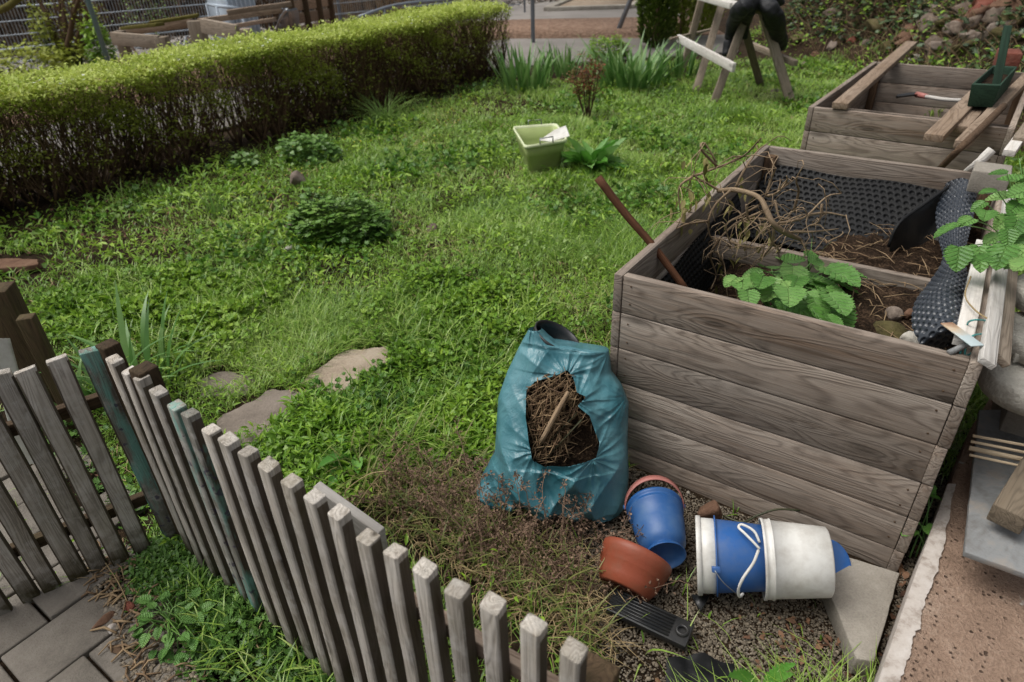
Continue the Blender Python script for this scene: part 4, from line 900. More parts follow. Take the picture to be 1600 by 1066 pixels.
for i in range(len(hole)):
    a, b = hole[i], hole[(i+1) % len(hole)]; ab = b-a; t = np.clip(((XX-a[0])*ab[0]+(YY-a[1])*ab[1])/(ab@ab), 0, 1)
    dn_ = np.hypot(XX-a[0]-ab[0]*t, YY-a[1]-ab[1]*t); cl_ = dn_ < hd; CX[cl_] = (a[0]+ab[0]*t)[cl_]; CY[cl_] = (a[1]+ab[1]*t)[cl_]; hd = np.minimum(hd, dn_)
inh = inpoly(XX, YY, hole)
edge = np.sqrt(np.clip(4*UU*(1-UU), 0, 1))
front = T*prof+(wr+big)*edge+.010*np.exp(-hd/.012)-.02*np.clip(1-hd/.10, 0, 1)*(VV > .3)
back = -.10*prof*np.clip(VV/.05, 0, 1)*np.clip((1-VV)/.05, 0, 1)
def P3(d, x, y): return fo+e1*x[..., None]+e2*y[..., None]+n0*d[..., None]
Vf = P3(front, np.where(inh, CX, XX), np.where(inh, CY, YY)); Vb = P3(back+.4*(big)*edge, XX, YY)
Vf[..., 2] = np.maximum(Vf[..., 2], .012); Vb[..., 2] = np.maximum(Vb[..., 2], .010)
idx = np.arange(NR*NC).reshape(NR, NC)
Ff = np.stack([idx[:-1, :-1], idx[:-1, 1:], idx[1:, 1:], idx[1:, :-1]], -1)
keep = ~(inh[:-1, :-1] & inh[1:, 1:] & inh[:-1, 1:] & inh[1:, :-1])
keep[-6:, :] = False
rtx = Vf.copy()
sack = thing('plastic_sack', (*p0[:2], 0), 'torn blue green plastic sack full of garden cuttings leaning on the nearer bed', 'sack')
mb = MB(); mb.add(Vf.reshape(-1, 3), Ff[keep]); mb.add(Vb.reshape(-1, 3), Ff[:-6].reshape(-1, 4)[:, ::-1].copy()); mb.build('film', M['bag'], sack, smooth=True)
# dark fill just inside, then the cuttings
Vi = P3(front*0+T*prof*.62-.012, XX, YY)[::6, ::6]; a_, b_ = Vi.shape[:2]; ii = np.arange(a_*b_).reshape(a_, b_)
rr_ = (np.abs(UU[::6, ::6]-.5) < .36) & (VV[::6, ::6] > .16) & (VV[::6, ::6] < .86)
Fi = np.stack([ii[:-1, :-1], ii[:-1, 1:], ii[1:, 1:], ii[1:, :-1]], -1); kp = rr_[:-1, :-1] & rr_[1:, 1:] & rr_[1:, :-1] & rr_[:-1, 1:]
mb = MB(); mb.add(Vi.reshape(-1, 3), Fi[kp]); o = mb.build('dark_fill', M['bedsoil'], sack)
hc = hole.mean(0); hb0, hb1 = hole.min(0), hole.max(0); P = []; mb = MB()
for k in range(1500):
    q = np.array([random.uniform(hb0[0]-.02, hb1[0]+.02), random.uniform(hb0[1]-.01, hb1[1]+.03)])
    rel = (q-hb0)/(hb1-hb0)
    if rel[0] > .62 and rel[1] < .45 and random.random() < .93: continue
    a = random.gauss(.9, .7); l = random.uniform(.02, .075); ds = np.array([cos(a), sin(a)])*l/2
    d = .150-.05*abs(rel[0]-.4)-.03*rel[1]+random.uniform(-.03, .012)
    if not inpoly(np.array([q[0]+ds[0], q[0]-ds[0]]), np.array([q[1]+ds[1], q[1]-ds[1]]), np.array([hc+(h-hc)*1.12 for h in hole])).all(): continue
    pts = [fo+e1*(q[0]+s*ds[0])+e2*(q[1]+s*ds[1])+n0*(d+random.uniform(-.006, .008)) for s in (-1, 0, 1)]; P.append(pts)
tubes(mb, P, np.tile([.0013, .0017, .0008], (len(P), 1))*rng.uniform(.6, 1.5, (len(P), 1)), 4)
M['cut'] = m_leaf('cut_stalks', [(70, 54, 42), (112, 88, 66), (150, 126, 94), (88, 68, 52)], .8, 0, 20)
o = mb.build('cuttings', M['cut']); tag(o, 'dry stalks and twigs showing through the tear in the sack', 'cuttings', kind='stuff')
mb = MB()
tube(mb, [ip(846, 690, .15), ip(868, 648, .155), ip(888, 612, .13)], [.008, .009, .007], 10); tag(mb.build('branch_piece', M['branch'], smooth=True), 'thick pale branch piece poking up inside the torn sack', 'branch')
mb = MB(); board(mb, ip(856, 712, .15), ip(908, 656, .145), nz(e1+e2)*.004, n0*.014); board(mb, ip(846, 702, .14), ip(900, 646, .13), nz(e1+e2)*.003, n0*.010); tag(mb.build('tray_edge', M['hose']), 'dark green plastic tray edge inside the torn sack', 'tray')
# black pot in the sack mouth
c = ip(871, 525, -.02); ax = nz(.85*e2+.45*e1+.28*n0); mb = MB()
lathe(mb, [(.070, -.17), (.083, -.02), (.087, -.018), (.089, 0), (.086, .004), (.082, .0), (.079, -.02), (.066, -.168), (.0001, -.168)], c, ax, 48)
for k in range(3):
    lathe(mb, [(.0805, -.045-.02*k), (.0785, -.047-.02*k), (.078, -.052-.02*k)], c, ax, 48)
tag(mb.build('plant_pot', M['blackplastic'], smooth=True), 'black plastic plant pot standing in the mouth of the torn sack', 'pot')

# ================================================================== BUCKETS AND POT
def bucket_prof(r0, r1, L, lip=.004, th=.003):
    """outer wall from base (z=0,r0) to mouth (z=L,r1), rim bands, and the inside"""
    return [(.0001, 0), (r0-.006, 0), (r0, .004), (r0+(r1-r0)*.5, L*.5), (r0+(r1-r0)*.84, L*.84), (r1-.001+lip, L*.845), (r1+lip, L*.87), (r1, L*.875), (r1, L*.955), (r1+lip, L*.96), (r1+lip*1.2, L), (r1-th, L), (r1-th-.001, L*.9), (r0-th, .012), (.0001, .012)]
axd = nz(at(1292, 878, .11)-at(1092, 866, .118)); mouthA = at(1090, 867, .123)
root = thing('bucket', at(1240, 935, 0), 'large white plastic bucket lying on its side, outermost of the nested buckets', 'bucket', 'nested buckets')
cC = at(1190, 873, .142); eC = at(1295, 878, .168); aC = nz(eC-cC); LC = np.linalg.norm(eC-cC); mb = MB(); lathe(mb, bucket_prof(.100, .116, LC, .003), eC, -aC, 64); mb.build('body', M['whitepl'], root, smooth=False)
for p in root.children: 
    for q in p.data.polygons: q.use_smooth = True
up = np.array([0, 0, 1.0]); sdv = nz(np.cross(aC, up)); tp = np.cross(sdv, aC)
def arc(c, ax, r, a0, a1, tilt, n=24):
    """handle arc hinged at the sides of the mouth"""
    A = nz(np.cross(ax, (0, 0, 1))); B = np.cross(A, ax); P = []
    for i in range(n+1):
        a = a0+(a1-a0)*i/n; P.append(np.asarray(c)+r*(A*cos(a)+(B*cos(tilt)+ax*sin(tilt))*sin(a)))
    return P
mb = MB(); hp = [at(x, y, z) for x, y, z in [(1187, 848, .245), (1178, 830, .262), (1160, 820, .265), (1154, 824, .262), (1163, 833, .262), (1176, 846, .258), (1187, 858, .25)]]
tube(mb, hp, .0040, 10); hp2 = [at(x, y, z) for x, y, z in [(1185, 860, .26), (1177, 880, .25), (1162, 902, .225), (1154, 920, .185), (1155, 932, .145), (1161, 928, .13)]]; tube(mb, hp2, .0042, 10); mb.build('handle', M['whitepl'], root, smooth=True)
root = thing('bucket', at(1140, 935, 0), 'blue plastic bucket lying on its side, sandwiched between two white buckets', 'bucket', 'nested buckets')
cB = at(1118, 868, .127); mb = MB(); lathe(mb, [(.0001, 0), (.086, 0), (.1085, .235), (.109, .24), (.106, .24), (.084, .01), (.0001, .01)], cB+aC*.24, -aC, 64); mb.build('body', M['bluepl'], root, smooth=True)
mb = MB(); lathe(mb, [(.106, -.003), (.1195, -.0025), (.1195, .0015), (.106, .002)], cB, -aC, 64); mb.build('rim_flange', M['bluepl'], root)
mb = MB(); e = at(1118, 890, .205); board(mb, e-aC*.010, e+aC*.012, np.cross(aC, nz((-.1, -1, .6)))*.008, nz((-.1, -1, .6))*.006); mb.build('lug', M['bluepl'], root, bevel=.001)
mb = MB(); tube(mb, [at(x, y, z) for x, y, z in [(1117, 892, .212), (1128, 908, .19), (1142, 921, .15), (1153, 929, .11)]], .0016, 6); mb.build('wire_handle', M['wire'], root, smooth=True)
root = thing('bucket', at(1092, 930, 0), 'white plastic bucket at the left end of the nested buckets, mouth facing left', 'bucket', 'nested buckets')
mb = MB(); lathe(mb, [(.0001, 0), (.078, 0), (.0985, .160), (.110, .166), (.112, .215), (.107, .215), (.095, .15), (.076, .01), (.0001, .01)], mouthA+aC*.215, -aC, 64); mb.build('body', M['whitepl'], root, smooth=True)
mb = MB(); lathe(mb, [(.1115, -.012), (.1175, -.011), (.1185, .0), (.117, .003), (.108, .003), (.107, -.002)], mouthA, -aC, 64); mb.build('rim', M['whitepl'], root, smooth=True)
# small blue toy bucket with pink strap
root = thing('toy_bucket', at(1020, 880, 0), 'small blue bucket with a faded pink strap lying against the terracotta pot', 'bucket')
cm = at(1022, 792, .105); cf = at(1040, 868, .105); ax = nz(cf-cm); ax = nz(ax); Lb = np.linalg.norm(cf-cm)
mb = MB(); lathe(mb, [(.088, .016), (.0885, .0), (.092, -.001), (.0945, .004), (.0945, .012), (.0895, .014), (.0885, .028), (.0925, .030), (.0925, .034), (.088, .037), (.082, Lb*.5), (.072, Lb*.80), (.058, Lb*.885), (.050, Lb*.905), (.049, Lb*.915), (.055, Lb*.93), (.0625, Lb), (.064, Lb+.003), (.061, Lb+.004), (.056, Lb-.004), (.046, Lb*.93), (.0001, Lb*.92)], cm, ax, 64)
lathe(mb, [(.088, .0), (.084, .01), (.078, Lb*.5), (.068, Lb*.78), (.0001, Lb*.8)], cm, ax, 48); mb.build('body', M['bluetoy'], root, smooth=True)
A = nz(np.cross(ax, (0, 0, 1))); A = A if A[0] > 0 else -A; B = nz(np.cross(A, ax)); B = B if B[2] > 0 else -B
mb = MB(); Pn = []; K = 40
for i in range(K+1):
    a = pi*1.0*i/K; c = cm+.097*(cos(a)*A+sin(a)*(B*.96-ax*.42)); Pn.append(c)
rv = []
for i, c in enumerate(Pn):
    d = nz(c-cm); wd = ax*.010+(-B)*.000; rv += [c-ax*.010, c+ax*.010, c+ax*.010+d*.003, c-ax*.010+d*.003]
F = []
for i in range(K):
    for k in range(4): F.append((4*i+k, 4*i+(k+1) % 4, 4*i+4+(k+1) % 4, 4*i+4+k))
mb.add(rv, F); mb.build('strap', M['pinkpl'], root, smooth=False)
for s in (1, -1):
    mb = MB(); lathe(mb, [(.0001, .006), (.007, .005), (.0085, 0), (.0085, -.006)], cm+A*s*.099, A*s, 20); mb.build('pivot', M['bluetoy'], root, smooth=True)
# terracotta pot, tipped over
root = thing('plant_pot', at(985, 925, 0), 'round terracotta coloured plastic pot tipped over beside the blue toy bucket', 'pot')
cr = at(996, 868, .10); ax = nz(at(973, 905, .055)-cr); ax = nz(np.array([-.53, -.83, -.48])); mb = MB()
lathe(mb, [(.103, .006), (.103, -.004), (.108, -.006), (.112, -.001), (.112, .016), (.1095, .020), (.1085, .034), (.106, .036), (.1055, .050), (.101, .054), (.094, .085), (.080, .112), (.072, .118), (.068, .112), (.0001, .108)], cr, ax, 64)
lathe(mb, [(.104, 0), (.098, .05), (.088, .085), (.07, .105), (.0001, .106)], cr, ax, 48); mb.build('body', M['terra'], root, smooth=True)
# stone, hose, blue lid, grating, shards
mb = MB(); rock(mb, at(1110, 800, .06), (.05, .04, .045), 4, 3, rough=.3); tag(mb.build('stone', M['rockbrown']), 'angular brown stone against the bed above the nested buckets', 'stone')
mb = MB(); tube(mb, [at(x, y, z) for x, y, z in [(1130, 806, .05), (1160, 816, .06), (1185, 805, .10), (1215, 796, .12), (1250, 798, .11)]], .0035, 8); tag(mb.build('hose', M['hose'], smooth=True), 'thin dark hose curving along the foot of the nearer bed', 'hose')
mb = MB(); c = at(1296, 884, .085); lathe(mb, [(.0001, .004), (.072, .004), (.076, .007), (.079, .004), (.079, -.004), (.075, -.005), (.0001, -.002)], c, nz((.30, -.62, .72)), 48); tag(mb.build('round_cover', M['bluepl'], smooth=False), 'blue round plastic lid propped behind the bottom of the white bucket', 'lid')
root = thing('plastic_grate', at(1020, 975, 0), 'black ribbed plastic grate lying in the dead weeds below the terracotta pot', 'grate')
A = at(955, 938, .05); B = at(1078, 996, .045); d = nz(B-A); s = nz(np.cross(d, (0, 0, 1))); mb = MB(); board(mb, A, B, s*.042, (0, 0, .010)); mb.build('plate', M['blackplastic'], root, bevel=.002)
mb = MB()
for k in range(7): board(mb, A+s*(-.033+k*.011)+[0, 0, .0125], lerp(A, B, .78)+s*(-.033+k*.011)+[0, 0, .0125], s*.0028, (0, 0, .003))
mb.build('ribs', M['blackplastic'], root)
mb = MB(); lathe(mb, [(.011, .014), (.012, .020), (.018, .020), (.020, .012)], lerp(A, B, .9)+[0, 0, 0], (0, 0, 1), 24); mb.build('hole_ring', M['blackplastic'], root)
mb = MB(); a, b, c = at(1080, 932, .02), at(1108, 934, .02), at(1094, 958, .015); V = [a, b, c]+[q+np.array([0, 0, .01]) for q in (a, b, c)]; mb.add(V, [(2, 1, 0), (3, 4, 5), (0, 1, 4, 3), (1, 2, 5, 4), (2, 0, 3, 5)]); tag(mb.build('plastic_shard', M['blackplastic']), 'small black plastic shard sticking out under the white bucket', 'shard')
def rumple(pts, z, nm, label, cat):
    P = np.array([at(*q, z)[:2] for q in pts]); mn_, mx_ = P.min(0), P.max(0); n = 60; U, V = np.meshgrid(np.linspace(mn_[0], mx_[0], n), np.linspace(mn_[1], mx_[1], n)); Zz = z+.012*vnoise(U, V, 16, 2)+.006*vnoise(U, V, 40, 4)
    i_ = np.arange(n*n).reshape(n, n); F = np.stack([i_[:-1, :-1], i_[:-1, 1:], i_[1:, 1:], i_[1:, :-1]], -1); ins = inpoly(U, V, P); kp = ins[:-1, :-1] & ins[1:, 1:]
    mb = MB(); mb.add(np.stack([U, V, Zz], -1).reshape(-1, 3), F[kp]); return tag(mb.build(nm, M['membrane'], smooth=True), label, cat)
rumple([(1040, 1030), (1100, 1020), (1150, 1035), (1140, 1075), (1040, 1085)], .022, 'weed_fabric', 'black fabric scrap at the bottom edge on the gravel', 'fabric')
rumple([(830, 870), (870, 862), (912, 905), (900, 935), (850, 915)], .02, 'weed_fabric', 'black fabric scrap half hidden under dead weeds left of the terracotta pot', 'fabric')

# ================================================================== TUB IN THE LAWN
root = thing('plastic_tub', at(845, 250, 0), 'pale green plastic tub with grey handles standing on the lawn', 'tub')
r4 = [at(820, 228, .27), at(887, 217, .27), at(870, 192, .27), at(801, 197, .27)]; cc = sum(r4)/4
def rr4(k, z, rad=.05, n=5):
    out = []
    for i in range(4):
        c = cc+(r4[i]-cc)*k; p = cc+(r4[i-1]-cc)*k; q = cc+(r4[(i+1) % 4]-cc)*k; a = c+nz(p-c)*rad; b = c+nz(q-c)*rad
        for j in range(n+1):
            t = j/n; v = (1-t)**2*a+2*t*(1-t)*c+t*t*b; out.append(np.array([v[0], v[1], z]))
    return out
def loft(mb, rings, cap=None):
    m_ = len(rings[0]); V = [v for r in rings for v in r]; F = []
    for i in range(len(rings)-1):
        for k in range(m_): F.append((i*m_+k, i*m_+(k+1) % m_, (i+1)*m_+(k+1) % m_, (i+1)*m_+k))
    if cap: F.append(tuple(range((len(rings)-1)*m_, len(rings)*m_)))
    mb.add(V, F)
mb = MB(); loft(mb, [rr4(.74, .0), rr4(.76, .01), rr4(.86, .15), rr4(.87, .152), rr4(.95, .25), rr4(.93, .25), rr4(.84, .15), rr4(.74, .02), rr4(.3, .018)], True); mb.build('tub_body', M['tub'], root, smooth=False)
mb = MB(); loft(mb, [rr4(.945, .238), rr4(1.0, .240), rr4(1.02, .252), rr4(1.0, .268), rr4(.95, .266), rr4(.93, .25)]); mb.build('rim', M['tubrim'], root, smooth=True)
for i, j in ((0, 1), (2, 3)):
    a = lerp(r4[i], r4[j], .35); b = lerp(r4[i], r4[j], .65); a[2] = b[2] = .262; mb = MB(); u = np.array([0, 0, .045]); tube(mb, [a, a+u, b+u, b], .006, 8, 1); mb.build('handle', M['wire'], root)
mb = MB(); q = [at(843, 219, .20), at(866, 203, .26), at(884, 196, .30), at(890, 212, .285), at(862, 221, .21)]; V = q+[k-np.array([0, 0, .008]) for k in q]; mb.add(V, [(0, 1, 2, 3, 4), (9, 8, 7, 6, 5)]+[(i, i+5, (i+1) % 5+5, (i+1) % 5) for i in range(5)]); tag(mb.build('board', M['whitepl'], bevel=.002), 'white board piece lying in the pale green tub', 'board')
mb = MB(); rock(mb, at(829, 220, .10), (.035, .03, .03), 9, 2); tag(mb.build('stone', M['rockpink']), 'small pinkish chunk lying in the pale green tub', 'stone')

# ================================================================== TRESTLE WITH JACKET
root = thing('trestle', (2.7, 8.2, 0), 'grey wooden sawing trestle standing in the grass with a jacket over it', 'trestle')
def leg(f, tpx, zt, w=.085, t=.04, yaw=.0, nm='leg'):
    A = at(*f, -.02); B = at(*tpx, zt); mb = MB(); d = nz(B-A); s = nz(np.cross(d, (cos(yaw), sin(yaw), 0))); t2 = nz(np.cross(d, s)); board(mb, A, B, s*t/2, t2*w/2, .001); return mb.build(nm, M['saw'], root, bevel=.003)
leg((1064, 121), (1098, -8), .95); leg((1086, 147), (1130, 0), .93); leg((1113, 167), (1172, 8), .96)
leg((1190, 139), (1162, 40), .74); leg((1236, 161), (1188, 4), .98, .10)
def rl(a, za, b, zb, hw, ht, m='saw', nm='rail'):
    A = at(*a, za); B = at(*b, zb); d = nz(B-A); s = nz(np.cross(d, (0, 0, 1))); mb = MB(); board(mb, A, B, np.cross(s, d)*hw, s*ht, .001); return mb.build(nm, M[m], root, bevel=.003)
rl((1060, 60), .48, (1147, 106), .46, .045, .018, 'whitewood'); rl((1047, 61), .50, (1112, 46), .50, .012, .02); rl((1168, 68), .45, (1243, 99), .40, .03, .03)
rl((1086, -8), .96, (1150, 9), .96, .03, .07, 'whitewood', 'top_board'); rl((1148, 10), .96, (1214, 12), .90, .03, .035, 'whitewood', 'crossbar'); rl((1162, 14), .93, (1206, 16), .93, .04, .03)
mb = MB()
def sleeve(pts, rad): P = np.array([at(*q) for q in pts]); tube(mb, P, rad, 14, 6)
sleeve([(1184, 0, 1.02), (1162, 10, 1.0), (1148, 30, .84), (1141, 55, .66), (1135, 88, .45)], [.07, .085, .075, .06, .05])
sleeve([(1182, -4, 1.03), (1172, 12, .97), (1166, 34, .8), (1163, 60, .62)], [.07, .07, .055, .035])
sleeve([(1165, -2, 1.04), (1190, -4, 1.05), (1214, 2, 1.0), (1220, 10, .95)], [.07, .075, .07, .05])
sleeve([(1190, -2, 1.04), (1206, 18, .93), (1215, 42, .76), (1219, 68, .56), (1217, 80, .48)], [.09, .09, .085, .09, .06])
sleeve([(1198, 0, 1.02), (1200, 25, .88), (1208, 50, .7)], [.06, .06, .05])
V = mb.v
o = mb.build('jacket', M['cloth'], smooth=True); tag(o, 'black jacket slung over the end of the wooden trestle', 'jacket')
r_ = o.modifiers.new('remesh', 'REMESH'); r_.mode = 'VOXEL'; r_.voxel_size = .014; r_.use_smooth_shade = True
tx = bpy.data.textures.new('cloth_folds', 'CLOUDS'); tx.noise_scale = .16; dm = o.modifiers.new('folds', 'DISPLACE'); dm.texture = tx; dm.strength = .045; dm.mid_level = .5

# ================================================================== HEDGE
random.seed(31); rng = np.random.default_rng(77)
hroot = thing('hedge', (-2.5, 6.3, 0), 'long clipped hedge, bright green on top with twiggy sides, left of the lawn', 'hedge')
HF = np.array([[-6.3, 1.3], [-3.72, 4.72], [-2.42, 6.45], [-0.66, 8.80], [0.12, 9.86]])       # front foot line
seg = np.concatenate([[0], np.cumsum(np.linalg.norm(np.diff(HF, axis=0), axis=1))]); HLn = seg[-1]
def hpt(s, d):                                         # s along, d depth behind the front foot line
    x = np.interp(s, seg, HF[:, 0]); y = np.interp(s, seg, HF[:, 1]); e = .05; x2 = np.interp(s+e, seg, HF[:, 0]); y2 = np.interp(s+e, seg, HF[:, 1]); x1 = np.interp(s-e, seg, HF[:, 0]); y1 = np.interp(s-e, seg, HF[:, 1])
    tx, ty = x2-x1, y2-y1; l = np.hypot(tx, ty)+1e-9; return x-ty/l*d, y+tx/l*d
def htop(s): return .87+.012*np.sin(s*2.1)+.008*np.sin(s*5.3+1)
HD = .82
n = 3000; s0 = rng.uniform(0, HLn, n//8).repeat(8); d0 = rng.uniform(.10, HD-.12, n//8).repeat(8)
s1 = np.clip(s0+rng.normal(0, .25, n), 0, HLn); d1_ = np.clip(d0+rng.normal(0, .24, n), .02, HD-.02); zt = htop(s1)*rng.uniform(.8, 1.0, n)
K = 6; P = np.zeros((n, K, 3))
wob = rng.normal(0, .034, (n, K, 2)); 
for k in range(K):
    t = k/(K-1); s = s0+rng.normal(0, .0, n)+(s1-s0)*t**.8; d = d0+(d1_-d0)*t**.8; x, y = hpt(s, d); P[:, k, 0] = x+wob[:, k, 0]*t; P[:, k, 1] = y+wob[:, k, 1]*t; P[:, k, 2] = -.01+zt*t
rad = np.linspace(1, .38, K)[None]*rng.uniform(.004, .0085, (n, 1)); mb = MB(); tubes(mb, P, rad, 4)
# side twigs
m2 = 8000; i = rng.integers(0, n, m2); k = rng.integers(1, K-1, m2); a = P[i, k]; dr = rng.normal(0, 1, (m2, 3)); dr[:, 2] = np.abs(dr[:, 2])*1.3+.3; dr /= np.linalg.norm(dr, axis=1, keepdims=True)
ln = rng.uniform(.08, .26, m2)[:, None]; Q = np.stack([a, a+dr*ln*.5+rng.normal(0, .01, (m2, 3)), a+dr*ln+np.array([0, 0, .02])], 1); Q[:, :, 2] = np.minimum(Q[:, :, 2], .9)
tubes(mb, Q, np.array([[.0030, .0022, .0012]])*rng.uniform(.7, 1.2, (m2, 1)), 3, caps=False)
mb.build('stems', M['stem'], hroot)
mb = MB(); n = 52000; s = rng.uniform(-.02, HLn+.03, n); d = rng.uniform(-.05, HD+.04, n); x, y = hpt(s, d)
lump = vnoise(x, y, 3.2, 1)*.022+vnoise(x, y, 9, 2)*.022+(rng.random(n) < .12)*rng.uniform(0, .06, n); ed_ = np.minimum(d+.06, HD+.06-d); z = htop(s)+lump-np.abs(rng.normal(0, .045, n))-.04*np.clip(1-ed_/.12, 0, 1)+.012
keep = (vnoise(x, y, 5, 8) > -.62) | (rng.random(n) < .3)
pos = np.stack([x, y, z], -1)[keep]; n = len(pos)
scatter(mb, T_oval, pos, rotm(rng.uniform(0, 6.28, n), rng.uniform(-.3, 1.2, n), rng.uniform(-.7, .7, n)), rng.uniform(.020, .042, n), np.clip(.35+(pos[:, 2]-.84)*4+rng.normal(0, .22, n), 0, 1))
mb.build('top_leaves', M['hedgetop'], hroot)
mb = MB(); n = 170000; s = rng.uniform(0, HLn, n); face = rng.random(n)
d = np.where(face < .62, np.abs(rng.normal(0, .11, n))-.02, rng.uniform(0, HD, n)); h = rng.random(n)**.72; z = h*htop(s)
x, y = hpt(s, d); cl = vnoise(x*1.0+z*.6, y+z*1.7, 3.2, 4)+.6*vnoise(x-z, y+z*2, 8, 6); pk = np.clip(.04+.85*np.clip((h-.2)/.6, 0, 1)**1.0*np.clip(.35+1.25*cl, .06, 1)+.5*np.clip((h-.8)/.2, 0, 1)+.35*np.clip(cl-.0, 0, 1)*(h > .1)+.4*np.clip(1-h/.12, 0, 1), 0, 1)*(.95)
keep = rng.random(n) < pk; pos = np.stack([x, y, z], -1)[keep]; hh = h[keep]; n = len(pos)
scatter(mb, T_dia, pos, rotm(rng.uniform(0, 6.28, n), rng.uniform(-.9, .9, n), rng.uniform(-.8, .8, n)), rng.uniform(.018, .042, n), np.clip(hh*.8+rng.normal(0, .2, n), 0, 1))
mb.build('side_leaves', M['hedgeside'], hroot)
# white blossom specks on top
mb = MB(); n = 420; s = rng.uniform(0, HLn, n); d = rng.uniform(-.04, .5, n); x, y = hpt(s, d); kp = vnoise(x, y, 2.6, 9) > .15; s, x, y = s[kp], x[kp], y[kp]; n = len(s)
pos = np.stack([x, y, htop(s)+.025+rng.uniform(-.03, .01, n)], -1); scatter(mb, T_round, pos, rotm(rng.uniform(0, 6.28, n), rng.uniform(-.4, .4, n), rng.uniform(-.4, .4, n)), rng.uniform(.014, .028, n))
M['blossom'] = m_leaf('white_blossom', [(190, 198, 176), (222, 226, 214)], .6, .2, 3); mb.build('blossoms', M['blossom'], hroot)

# ================================================================== LAWN AND PLANTS
def pxpoly(L, z=0): return np.array([at(*q, z)[:2] for q in L])
G_slabs = [pxpoly(q) for q in ([(484, 597), (536, 556), (608, 546), (604, 583), (520, 616)], [(352, 656), (428, 616), (474, 623), (440, 657), (375, 694), (347, 686)], [(316, 597), (345, 585), (392, 593), (378, 609), (322, 614)], [(-40, 400), (70, 400), (66, 430), (-40, 430)], [(1280, 905), (1315, 860), (1410, 890), (1370, 1040), (1335, 1035)])]
gravelP = pxpoly([(985, 735), (880, 800), (770, 812), (730, 850), (800, 900), (860, 960), (900, 1020), (920, 1120), (1345, 1100), (1420, 960), (1500, 760), (1400, 700)])
outP = pxpoly([(205, 880), (262, 850), (330, 900), (420, 965), (560, 1066), (600, 1150), (380, 1150), (330, 1085), (262, 1010), (228, 940)])
TR = np.array([t[:2] for t in tops]); TLf = np.array([t[:2] for t in tl])
fenceP = np.vstack([TR[::-1], TLf[1:], [(-6, 0.2)], [(-6, -3)], [(1.2, -3)], [(.3, .45)]])   # the near side of the fence
bed1P = np.array([L1(a, b)[:2] for a, b in ((-.01, -.01), (BW+.01, -.01), (BW+.01, BL+.01), (-.01, BL+.01))]); bed2P = np.array([L2(a, b)[:2] for a, b in ((-.01, -.01), (BW+.01, -.01), (BW+.01, BL+.01), (-.01, BL+.01))])
weedP = pxpoly([(560, 800), (640, 740), (740, 720), (790, 770), (900, 820), (1000, 880), (1040, 1120), (860, 1120), (760, 980), (640, 880)])
backP = pxpoly([(-60, 600), (20, 560), (110, 650), (165, 735), (240, 800), (230, 850), (-60, 1000)])
wallline = np.array(ed+[far[-1], far[0]])
def hedgeside(x, y):                                   # distance in front of the hedge foot line (positive = lawn)
    s = np.interp(y, HF[:, 1], np.arange(len(HF))); hx = np.interp(y, HF[:, 1], HF[:, 0]); return (x-hx)*.8
def lawnmask(x, y):
    p = np.ones_like(x)
    hsd = hedgeside(x, y); p *= np.clip((hsd+.05)/.25, 0, 1)
    p[(y > 9.7) & (x < .6)] = 0; p *= ~inpoly(x, y, fenceP); p *= ~inpoly(x, y, bed1P); p *= ~inpoly(x, y, bed2P); p *= ~inpoly(x, y, wallline)
    for G_ in G_slabs: c_ = G_.mean(0); p *= ~inpoly(x, y, c_+(G_-c_)*1.12)
    p[inpoly(x, y, weedP)] *= .2; p[inpoly(x, y, outP)] *= .4; p[inpoly(x, y, gravelP)] *= .005; p[inpoly(x, y, backP)] *= .05
    p[(x > bankfoot(y)+.1)] *= .12; p[(y > 10.2)] *= .0; p[(y > 9.3) & (x < 1.2)] = 0
    # worn patches
    for (q, r, k) in [((790, 165), .55, .85), ((700, 152), .3, .6), ((235, 345), .45, .6), ((180, 385), .4, .5), ((120, 430), .5, .6), ((300, 420), .3, .4), ((640, 350), .25, .5), ((520, 440), .35, .45), ((720, 300), .35, .4), ((420, 560), .18, .5), ((470, 320), .22, .5), ((60, 330), .7, .5), ((650, 620), .12, .3), ((740, 850), .25, .4), ((950, 225), .0, .0)]:
        c = at(*q)
        if r > 0: p *= 1-k*np.exp(-((x-c[0])**2+(y-c[1])**2)/r**2)
    p *= np.clip(1.15+.55*vnoise(x, y, 2.4, 141)+.35*vnoise(x, y, 6.3, 151), .25, 1)
    p *= 1-.55*np.exp(-np.clip(hsd, 0, 9)**2/.35**2)*(y < 8)
    # corridor between bed 1 and the wall
    return p
def samp(n, x0, x1, y0, y1, dens):
    x = rng.uniform(x0, x1, n); y = rng.uniform(y0, y1, n); k = rng.random(n) < lawnmask(x, y)*dens(x, y); return x[k], y[k]
# grass: right and middle; ground cover: left, front and near
def dist(x, y): return np.sqrt(x*x+y*y+CH*CH)
def near(x, y): return np.clip((3.6/dist(x, y))**1.5, .0, 1.3)/1.3
def grassy(x, y):
    b = np.clip(.75+.28*(x+.6)+.5*vnoise(x, y, 1.6, 11)+.1*(y-3), .0, 1); b = np.maximum(b, .42); return b
def leafy(x, y): return np.clip(1.15-grassy(x, y)+.25*vnoise(x, y, 2.7, 21)+.15, .05, 1)
x, y = samp(1100000, -4.6, 5.2, .7, 10.4, lambda a, b: near(a, b)*grassy(a, b)); n = len(x); dd = dist(x, y)
tuft = vnoise(x, y, 5.5, 31)*.5+.5; tall = np.clip(vnoise(x, y, 1.9, 41), 0, 1)
h = (.036+.06*tuft*rng.random(n)+.07*tall)*rng.uniform(.6, 1.35, n)*(1+.25*(x > .6)*(y < 8.5)); wd = rng.uniform(.0028, .0048, n)*np.clip(dd/3.0, 1, 2.3)
mb = MB(); base = np.stack([x, y, H(x, y)-.003], -1); az = rng.uniform(0, 6.28, n)*.6+vnoise(x, y, 4, 51)*2.5
